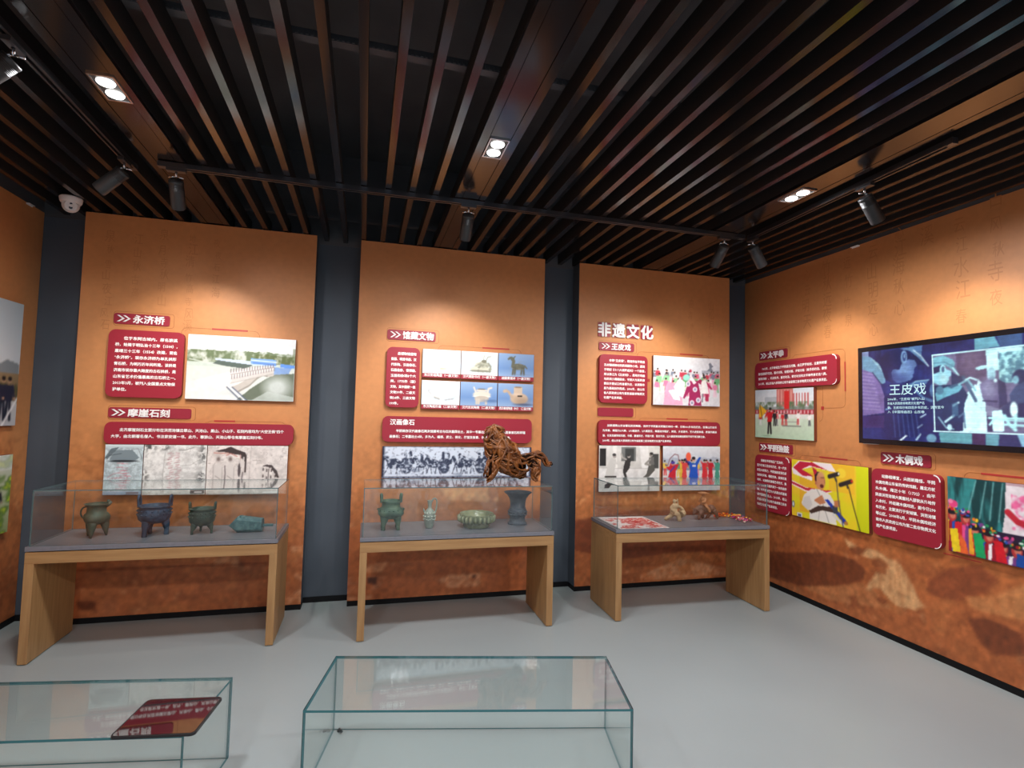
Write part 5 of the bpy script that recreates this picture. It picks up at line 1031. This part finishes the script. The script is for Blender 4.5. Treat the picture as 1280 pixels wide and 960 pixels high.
def ding(name, x, y, lab, m, R, ztop, zbot, ears, leg_r, legs, grp, ph, bulge=1.06, neck=None, lobes=0, leg_taper=.75, leg_out=.80, ear=.0075):
    t = exhibit(name, x, y, lab, 'vessel', grp); H = ztop-zbot
    if neck: prof = [(R*.25, zbot), (R*.75, zbot+.04*H), (R*bulge, zbot+.30*H), (R*bulge*.98, zbot+.48*H), (R*.80, zbot+.62*H), (R*.72, zbot+.70*H), (R*.73, zbot+.90*H), (R*.82, ztop), (R*.76, ztop+.002), (R*.66, zbot+.85*H), (R*.6, zbot+.4*H), (R*.2, zbot+.25*H)]
    else: prof = [(R*.25, zbot), (R*.72, zbot+.05*H), (R*.98, zbot+.25*H), (R*bulge, zbot+.50*H), (R*.98, zbot+.80*H), (R*.94, ztop-.012), (R*1.04, ztop-.006), (R*1.04, ztop), (R*.90, ztop), (R*.86, ztop-.03), (R*.8, zbot+.3*H), (R*.2, zbot+.2*H)]
    bm = bmesh.new(); lathe(bm, prof, 48, lobe(lobes, 1, .10, zbot+.2*H, .35*H, ph) if lobes else None); b = obj('body', mesh_of(bm, smooth=True), m, t)
    bm = bmesh.new()
    for zz in ((.55, .75) if not neck else (.52,)):
        z = zbot+zz*H
        for k in range(18): a = 2*PI*k/18; rr = R*bulge*(.985 if not neck else .95); ball(bm, (rr*math.cos(a), rr*math.sin(a), z), (.007, .007, .005), 8, 6)
    obj('relief_band', mesh_of(bm, smooth=True), m, b)
    for k in range(legs):
        a = ph+2*PI*k/legs; c = Vector((math.cos(a), math.sin(a), 0)); bm = bmesh.new()
        tube(bm, [c*R*.62+Vector((0, 0, zbot+.30*H)), c*R*.74+Vector((0, 0, zbot*.95)), c*R*leg_out+Vector((0, 0, zbot*.45)), c*R*leg_out+Vector((0, 0, .006)), c*R*leg_out], [leg_r*1.5, leg_r*1.25, leg_r*leg_taper, leg_r*leg_taper*1.1, leg_r*leg_taper*1.1], 12); obj('leg', mesh_of(bm, smooth=True), m, t)
    for s in (-1, 1):
        eh, ew = ears; xx = s*R*(.97 if not neck else .74); bm = bmesh.new()
        tube(bm, bez([(xx, -ew, ztop-.012), (xx*1.03, -ew, ztop+eh*.6), (xx*1.05, -ew*.5, ztop+eh), (xx*1.05, ew*.5, ztop+eh), (xx*1.03, ew, ztop+eh*.6), (xx, ew, ztop-.012)], 5), ear, 8); obj('handle', mesh_of(bm, smooth=True), m, t)
    return t
ding('bronze_cauldron', -.338, -.40, 'dark blue bronze tripod cauldron with two upright handles', M['bronze_blue'], .093, .196, .078, (.062, .020), .019, 3, GV1, -2.0, 1.06)
ding('bronze_cauldron', -.055, -.385, 'small dark green bronze tripod cauldron with thin ears', M['bronze_dark'], .078, .168, .050, (.036, .010), .015, 3, GV1, -2.3, 1.04, leg_taper=.5, leg_out=.86)
# turquoise faceted block
t = exhibit('bronze_bell_fragment', .235, -.385, 'turquoise faceted bronze piece lying on its side, rightmost on left table', 'bronze piece', GV1, rz=-.05)
bm = bmesh.new()
def hexa(x, y0, y1, z0, z1, ch): return [bm.verts.new((x, a, b)) for a, b in ((y0+ch, z0), (y1-ch, z0), (y1, z0+ch), (y1, z1-ch), (y1-ch, z1), (y0+ch, z1), (y0, z1-ch), (y0, z0+ch))]
rs = [hexa(-.062, -.050, .050, .0, .108, .02), hexa(.096, -.045, .045, .004, .088, .018)]
tip = [bm.verts.new((-.112, -.045, .050)), bm.verts.new((-.112, .045, .050))]
for k in range(8): bm.faces.new((rs[0][k], rs[0][(k+1) % 8], rs[1][(k+1) % 8], rs[1][k]))
bm.faces.new(rs[1])
bm.faces.new((tip[0], tip[1], rs[0][1], rs[0][0])); bm.faces.new((tip[1], rs[0][3], rs[0][2], rs[0][1])); bm.faces.new((tip[1], tip[0], rs[0][5], rs[0][4])); bm.faces.new((rs[0][3], tip[1], rs[0][4])); bm.faces.new((tip[0], rs[0][0], rs[0][7], rs[0][6])); bm.faces.new((rs[0][5], tip[0], rs[0][6]))
b = obj('body', mesh_of(bm), M['bronze_turq'], t)
bm = bmesh.new()
for i in range(6):
    for j in range(3): ball(bm, (-.045+i*.026, -.028+j*.026, .106-.0125*i/2*.5-.002*i), (.006, .006, .005), 8, 6)
obj('studs', mesh_of(bm, smooth=True), M['bronze_turq'], b)
obj('tang', box_me(.096, .165, -.014, .014, .034, .050, .003), M['bronze_turq'], t)
# middle table
GV2 = 'vessels on the middle table'
ding('bronze_cauldron', 1.204, -.44, 'green bronze bulging pot on tall legs with two upright ears', M['bronze_green'], .092, .205, .075, (.042, .016), .022, 4, GV2, PI/4, 1.08, neck=True, lobes=4, leg_taper=.62, leg_out=.80, ear=.0115)
t = exhibit('celadon_ewer', 1.487, -.45, 'small grey celadon ewer with tall loop handle and pale relief', 'vessel', GV2)
bm = bmesh.new(); lathe(bm, [(.004, 0), (.026, 0), (.028, .006), (.036, .035), (.043, .070), (.042, .088), (.040, .105), (.030, .128), (.018, .140), (.013, .150), (.014, .172), (.019, .198), (.021, .202), (.016, .202), (.010, .17), (.004, .16)], 36); b = obj('body', mesh_of(bm, smooth=True), M['celadon'], t)
bm = bmesh.new()
for k in range(10): a = 2*PI*k/10; ball(bm, (.042*math.cos(a), .042*math.sin(a), .088), (.008, .008, .006), 8, 6); ball(bm, (.038*math.cos(a+.3), .038*math.sin(a+.3), .112), (.007, .007, .007), 8, 6)
for k in range(20): a = 2*PI*k/20; ball(bm, (.0425*math.cos(a), .0425*math.sin(a), .074-.010*abs(math.sin(2.5*a))), (.007, .007, .0035), 6, 5)
obj('relief', mesh_of(bm, smooth=True), M['celadon_pale'], b)
bm = bmesh.new(); tube(bm, bez([(.014, 0, .192), (.026, 0, .214), (.044, 0, .212), (.052, 0, .190), (.048, 0, .140), (.040, 0, .104)], 6), .006, 8); obj('handle', mesh_of(bm, smooth=True), M['celadon'], t)
bm = bmesh.new(); tube(bm, [(-.034, 0, .112), (-.042, 0, .126), (-.045, 0, .142)], [.008, .006, .004], 8); obj('spout', mesh_of(bm, smooth=True), M['celadon'], t)
t = exhibit('glazed_bowl', 1.845, -.45, 'olive glazed bowl with a ruffled band around it', 'bowl', GV2)
bm = bmesh.new(); lathe(bm, [(.006, 0), (.096, 0), (.100, .006), (.096, .030), (.104, .040), (.122, .052), (.126, .070), (.129, .092), (.130, .100), (.126, .102), (.118, .085), (.100, .050), (.06, .036), (.004, .034)], 48); obj('body', mesh_of(bm, smooth=True), M['glaze'], t)
bm = bmesh.new(); lathe(bm, [(.1262, .1022), (.1185, .0850), (.1005, .0505), (.0605, .0365), (.0045, .0345)], 48, close=False); obj('inner_glaze', mesh_of(bm, smooth=True), M['glaze_in'], t)
bm = bmesh.new()
for k in range(24):
    a = 2*PI*k/24; c = Vector((math.cos(a), math.sin(a), 0)); tube(bm, [c*.126+Vector((0, 0, .086)), c*.136+Vector((0, 0, .080)), c*.136+Vector((0, 0, .052)), c*.118+Vector((0, 0, .036))], [.007, .011, .012, .006], 8)
obj('ruffled_band', mesh_of(bm, smooth=True), M['glaze'], t)
t = exhibit('bronze_beaker', 2.185, -.40, 'dark blue grey flared bronze beaker vase, rightmost on middle table', 'vase', GV2)
bm = bmesh.new(); lathe(bm, [(.006, .002), (.060, .002), (.076, 0), (.077, .010), (.066, .018), (.060, .030), (.059, .058), (.066, .066), (.072, .085), (.071, .105), (.064, .122), (.060, .128), (.061, .170), (.068, .200), (.085, .226), (.107, .244), (.111, .248), (.106, .250), (.088, .236), (.062, .208), (.05, .17), (.04, .06), (.006, .05)], 48); b = obj('body', mesh_of(bm, smooth=True, angle=.9), M['dark_vase'], t)
bm = bmesh.new()
for k in range(14):
    for z, r in ((.078, .0715), (.098, .0725)): a = 2*PI*k/14; ball(bm, (r*math.cos(a), r*math.sin(a), z), (.008, .008, .006), 8, 6)
for z, r in ((.060, .0605), (.126, .0625)): tube(bm, [(r*math.cos(2*PI*k/32), r*math.sin(2*PI*k/32), z) for k in range(33)], .003, 6)
obj('relief_band', mesh_of(bm, smooth=True), M['dark_vase'], b)

# root carving standing on the middle cover
gz = 1.0243
t = exhibit('root_carving', .0286, 0, 'brown carved tree root sculpture like a crouching beast, on middle glass cover', 'sculpture', None, z=gz)
t.scale = (.971, 1, .985)
rr = random.Random(12)
def strands(bm, path, rads, n, tr, turns=1.2, yflat=.75):
    """twisted roots wound round a core path"""
    for k in range(n):
        ph = rr.uniform(0, 2*PI); tw = rr.uniform(-turns, turns)*2*PI; i0 = rr.uniform(0, .2)*(k % 3 > 0); i1 = rr.uniform(.6, 1.0); out = []; N = 22; wob = rr.uniform(0, 6); dep = rr.uniform(.72, 1.10)
        for j in range(N):
            s = i0+(i1-i0)*j/(N-1); f = s*(len(path)-1); i = min(int(f), len(path)-2); u = f-i
            P_ = Vector(path[i]).lerp(Vector(path[i+1]), u); T = (Vector(path[i+1])-Vector(path[i])).normalized(); R_ = (rads[i]*(1-u)+rads[i+1]*u)*dep
            A = T.cross(Vector((0, 1, 0))).normalized(); a = ph+tw*s+.5*math.sin(wob+s*9)
            out.append(P_+A*math.cos(a)*R_*rr.uniform(.9, 1.06)+Vector((0, 1, 0))*math.sin(a)*R_*yflat+Vector((rr.uniform(-1, 1), rr.uniform(-1, 1), rr.uniform(-1, 1)))*.004)
        r0 = tr*rr.uniform(.6, 1.4); tube(bm, bez(out[::2], 3), [r0*(.45+.75*math.sin(PI*min(1, (q+1)/(len(bez(out[::2], 3))+1)))) for q in range(len(bez(out[::2], 3)))], 7)
Yc = -.54
M['root_core'] = mat('dark_root_gap_shade', srgb(26, 13, 7), 0.9, spec=0.1)  # near-black core colour paints the shade in the gaps between root strands
def root_piece(name, pts, rads, n, tr, core=.72, turns=.9, yflat=.8):
    pp = bez(pts, 4); rr_ = [float(np.interp(i/(len(pp)-1), np.linspace(0, 1, len(rads)), rads)) for i in range(len(pp))]
    bm = bmesh.new(); strands(bm, pts, rads, n, tr, turns, yflat); o = obj(name, mesh_of(bm, smooth=True), M['root'], t)
    bm = bmesh.new(); tube(bm, pp[:-3], [q*core*(1 if i < len(pp)-8 else .7) for i, q in enumerate(rr_[:-3])], 12); obj('shade_core', mesh_of(bm, smooth=True), M['root_core'], o)
    return o
B = [(1.955, Yc, .365), (1.99, Yc, .315), (2.035, Yc, .245), (2.085, Yc, .185), (2.15, Yc, .145), (2.22, Yc, .140), (2.28, Yc, .155)]
root_piece('body', B, [.060, .092, .108, .104, .086, .066, .046], 70, .0105, .52, 1.1)
HD = [(2.03, Yc, .352), (1.985, Yc, .385), (1.945, Yc, .385), (1.905, Yc, .352)]
h = root_piece('head', HD, [.062, .060, .050, .026], 30, .0095, .55, .9)
bm = bmesh.new()
tube(bm, bez([(1.925, Yc-.03, .395), (1.94, Yc-.03, .418), (1.955, Yc-.025, .428), (1.985, Yc-.02, .412), (2.03, Yc-.02, .385)], 4), [.010]*4+[.014]*4+[.013]*4+[.011]*4+[.008], 8)
tube(bm, bez([(1.892, Yc-.02, .362), (1.905, Yc-.035, .385), (1.925, Yc-.04, .405)], 4), [.014]*4+[.013]*4+[.009], 8)
tube(bm, bez([(1.892, Yc-.01, .345), (1.915, Yc-.03, .335), (1.935, Yc-.045, .365), (1.955, Yc-.045, .380)], 4), [.014]*4+[.012]*4+[.010]*4+[.008], 8)
tube(bm, bez([(1.900, Yc, .335), (1.912, Yc-.015, .300), (1.940, Yc-.03, .262), (1.955, Yc-.03, .225)], 4), [.014]*4+[.018]*4+[.015]*4+[.010], 8)
obj('brow', mesh_of(bm, smooth=True), M['root'], h)
def limb(name, pts, rads, n, tr=.009): root_piece(name, pts, rads, n, tr, .8, .35, .9)
limb('front_leg', [(1.985, Yc-.05, .215), (1.955, Yc-.06, .15), (1.925, Yc-.07, .07), (1.878, Yc-.08, .018)], [.052, .042, .038, .020], 20, .0105)
limb('front_leg', [(2.02, Yc+.05, .22), (2.00, Yc+.06, .15), (1.985, Yc+.06, .11), (1.99, Yc+.06, .085)], [.035, .028, .020, .008], 8)
limb('rear_leg', [(2.27, Yc-.04, .16), (2.318, Yc-.05, .13), (2.295, Yc-.05, .07), (2.325, Yc-.06, .022)], [.040, .030, .026, .026], 16)
limb('rear_leg', [(2.22, Yc+.05, .12), (2.225, Yc+.06, .07), (2.215, Yc+.06, .04), (2.20, Yc+.06, .018)], [.034, .026, .022, .018], 10)
limb('tail', [(2.20, Yc, .190), (2.27, Yc, .208), (2.34, Yc, .222), (2.385, Yc, .200), (2.415, Yc, .150), (2.455, Yc, .150), (2.468, Yc, .170)], [.034, .032, .026, .020, .018, .020, .012], 12, .008)
limb('tail_branch', [(2.24, Yc-.02, .150), (2.29, Yc-.03, .180), (2.35, Yc-.03, .180)], [.022, .020, .010], 7, .007)

# right table
def clay_body(build, m, voxel=.0035):
    bm = bmesh.new(); build(bm); me = mesh_of(bm); o = obj('body', me, m)
    r = o.modifiers.new('unify', 'REMESH'); r.mode = 'VOXEL'; r.voxel_size = voxel; r.use_smooth_shade = True
    s = o.modifiers.new('smooth', 'SMOOTH'); s.factor = .5; s.iterations = 4; return o
t = exhibit('clay_figurine', 3.555, -.46, 'pale beige clay figurine of a kneeling performer', 'figurine', 'clay figurines')
def kneel(bm):
    ball(bm, (-.015, 0, .075), (.034, .030, .040)); ball(bm, (-.008, 0, .115), (.030, .026, .030)); tube(bm, [(-.006, 0, .13), (-.008, 0, .150)], .012, 10); ball(bm, (-.010, 0, .160), (.016, .016, .019))
    tube(bm, [(.005, -.01, .160), (.014, -.01, .172), (.010, -.01, .184)], [.007, .006, .005], 8); tube(bm, [(.012, -.01, .175), (.018, -.012, .14), (.014, -.015, .12)], .007, 8)
    tube(bm, bez([(-.02, -.02, .06), (.000, -.035, .055), (.010, -.04, .02), (.006, -.04, .006)], 4), [.022]*5+[.019]*5+[.014]*3, 10); tube(bm, bez([(-.015, .015, .055), (-.040, .012, .035), (-.070, .010, .022), (-.086, .008, .018)], 4), [.022]*5+[.016]*4+[.012]*4, 10); ball(bm, (.012, -.045, .007), (.020, .012, .007)); ball(bm, (-.085, .008, .014), (.014, .012, .014))
    tube(bm, bez([(.012, -.010, .118), (.040, -.015, .110), (.062, -.02, .085), (.064, -.02, .060)], 4), .013, 10); ball(bm, (.058, .005, .055), (.028, .030, .036)); ball(bm, (.044, .02, .018), (.020, .02, .018)); tube(bm, bez([(-.03, .01, .120), (-.044, -.01, .095), (-.026, -.03, .08)], 4), .012, 10)
b = clay_body(kneel, M['clay']); b.parent = t
bm = bmesh.new(); lathe(bm, [(.002, -.016), (.024, -.016), (.028, -.008), (.028, .008), (.024, .016), (.002, .016)], 24); obj('drum', mesh_of(bm, smooth=True, angle=.7), M['clay'], t, loc=(.058, -.020, .060), rot=(0, 1.2, .3))
t = exhibit('clay_figurine', 3.845, -.46, 'brown clay figurine of a hatted rider on an ox', 'figurine', 'clay figurines')
def ox(bm):
    ball(bm, (.010, 0, .088), (.066, .036, .036)); ball(bm, (-.042, 0, .094), (.034, .032, .034)); ball(bm, (.062, 0, .092), (.032, .034, .034)); tube(bm, bez([(-.05, 0, .10), (-.080, 0, .086), (-.102, 0, .066)], 4), [.026]*4+[.021]*4+[.016], 12); ball(bm, (-.100, 0, .062), (.022, .017, .018)); ball(bm, (-.112, 0, .052), (.012, .013, .010))
    for s in (-1, 1):
        tube(bm, bez([(-.085, s*.012, .080), (-.098, s*.024, .088), (-.118, s*.022, .098)], 4), [.006]*4+[.004]*4+[.0025], 8); ball(bm, (-.080, s*.024, .076), (.006, .010, .005))
    for x0, x1, x2, y in ((-.045, -.068, -.080, -.022), (-.040, -.012, -.014, .022), (.066, .060, .030, .022), (.070, .098, .104, -.022)): tube(bm, bez([(x0, y, .080), (x1, y, .042), (x2, y, .014), (x2-.006, y, .011)], 4), [.021]*4+[.014]*4+[.0095]*4+[.010], 10)
    tube(bm, bez([(.092, 0, .100), (.106, .004, .085), (.106, .006, .055)], 4), .005, 8)
b = clay_body(ox, M['clay_brown']); b.parent = t
def rider(bm):
    ball(bm, (-.014, 0, .138), (.024, .024, .028)); ball(bm, (-.018, 0, .172), (.026, .026, .026)); tube(bm, [(-.018, 0, .19), (-.018, 0, .205)], .010, 10); ball(bm, (-.018, 0, .213), (.017, .017, .021)); ball(bm, (-.035, 0, .210), (.005, .005, .005))
    for s in (-1, 1): tube(bm, bez([(-.016, s*.022, .130), (-.010, s*.042, .110), (.010, s*.044, .082), (.004, s*.046, .070)], 4), [.015]*4+[.013]*4+[.011]*5, 10); tube(bm, bez([(-.018, s*.024, .185), (-.026, s*.036, .160), (-.044, s*.020, .148)], 4), .010, 10)
b = clay_body(rider, M['clay_tan'], .003); b.name = 'rider'; b.parent = t
bm = bmesh.new(); lathe(bm, [(.002, .234), (.012, .232), (.020, .238), (.026, .236), (.044, .230), (.046, .228), (.030, .228), (.018, .226), (.002, .226)], 28); obj('hat', mesh_of(bm, smooth=True), M['clay_tan'], t, loc=(-.018, 0, -.004))
# paper cut sheet
pp = Pic(.415, .475, 150, (236, 228, 228)); n = pp.noise(5, 5, 4, 4); q = np.clip((n-.40)*12, 0, 1)*((pp.Y > .12) & (pp.X > .03) & (pp.X < .97) & (pp.Y < .97)); pp.put(q.astype(float), (206, 66, 62)); n2 = pp.noise(22, 22, 6, 3); pp.put(np.clip((.44-n2)*14, 0, 1)*q, (238, 214, 210)); pp.poly([(.30, .40), (.42, .18), (.56, .16), (.70, .30), (.86, .60), (.60, .72), (.36, .64)], (200, 60, 58), .75); pp.put(np.clip((.40-n2)*14, 0, 1), (236, 210, 206)); pp.rect(0, 0, 1, .10, (232, 224, 226)); 
o = obj('papercut_sheet', pp.mesh('papercut_sheet'), M['print'], loc=(3.137, -.490, Z0+.0012), rot=(0, 0, -.045)); tag(o, 'flat sheet of red paper cutting lying at the left of the right table', 'paper')
# garland of cloth blossoms
V, F, Cc = [], [], []
r = random.Random(5); path = bez([(4.00, -.40, 0), (4.07, -.37, 0), (4.13, -.40, 0), (4.15, -.47, 0), (4.14, -.56, 0), (4.11, -.63, 0)], 8)
pal_a = [(232, 96, 34), (240, 130, 40), (222, 60, 30), (246, 180, 60)]; pal_b = [(226, 40, 130), (240, 90, 150), (250, 220, 200), (140, 60, 150), (230, 60, 60), (246, 200, 80)]
bm = bmesh.new()
for k in range(230):
    s = r.random(); c = path[min(int(s*len(path)), len(path)-1)]; wd_ = .020+.024*s
    p0 = Vector((c.x+r.uniform(-wd_, wd_)*1.2, c.y+r.uniform(-wd_, wd_), r.uniform(.006, .030))); col = r.choice(pal_a if s < .62 else pal_b)
    n0 = len(bm.verts); ax = Euler((r.uniform(-.9, .9), r.uniform(-.9, .9), r.uniform(0, 6))).to_matrix(); rad = r.uniform(.008, .015); np_ = 6; ctr = bm.verts.new(p0); ring = []
    for j in range(12): a = 2*PI*j/12; rr2 = rad*(1 if j % 2 == 0 else .6); v = p0+ax @ Vector((rr2*math.cos(a), rr2*math.sin(a), .35*rr2)); v.z = max(v.z, .0015); ring.append(bm.verts.new(v))
    for j in range(12): bm.faces.new((ctr, ring[j], ring[(j+1) % 12]))
    Cc += [col]*13
me = bpy.data.meshes.new('flower_garland'); bm.to_mesh(me); bm.free()
at = me.color_attributes.new('ink', 'FLOAT_COLOR', 'POINT'); cc = np.ones((len(me.vertices), 4)); cc[:, :3] = lin(np.array(Cc)/255.0); at.data.foreach_set('color', cc.ravel())
o = obj('flower_garland', me, M['blossom'], loc=(0, 0, Z0)); tag(o, 'orange and pink cloth flower garland lying at the right of the right table', 'garland')
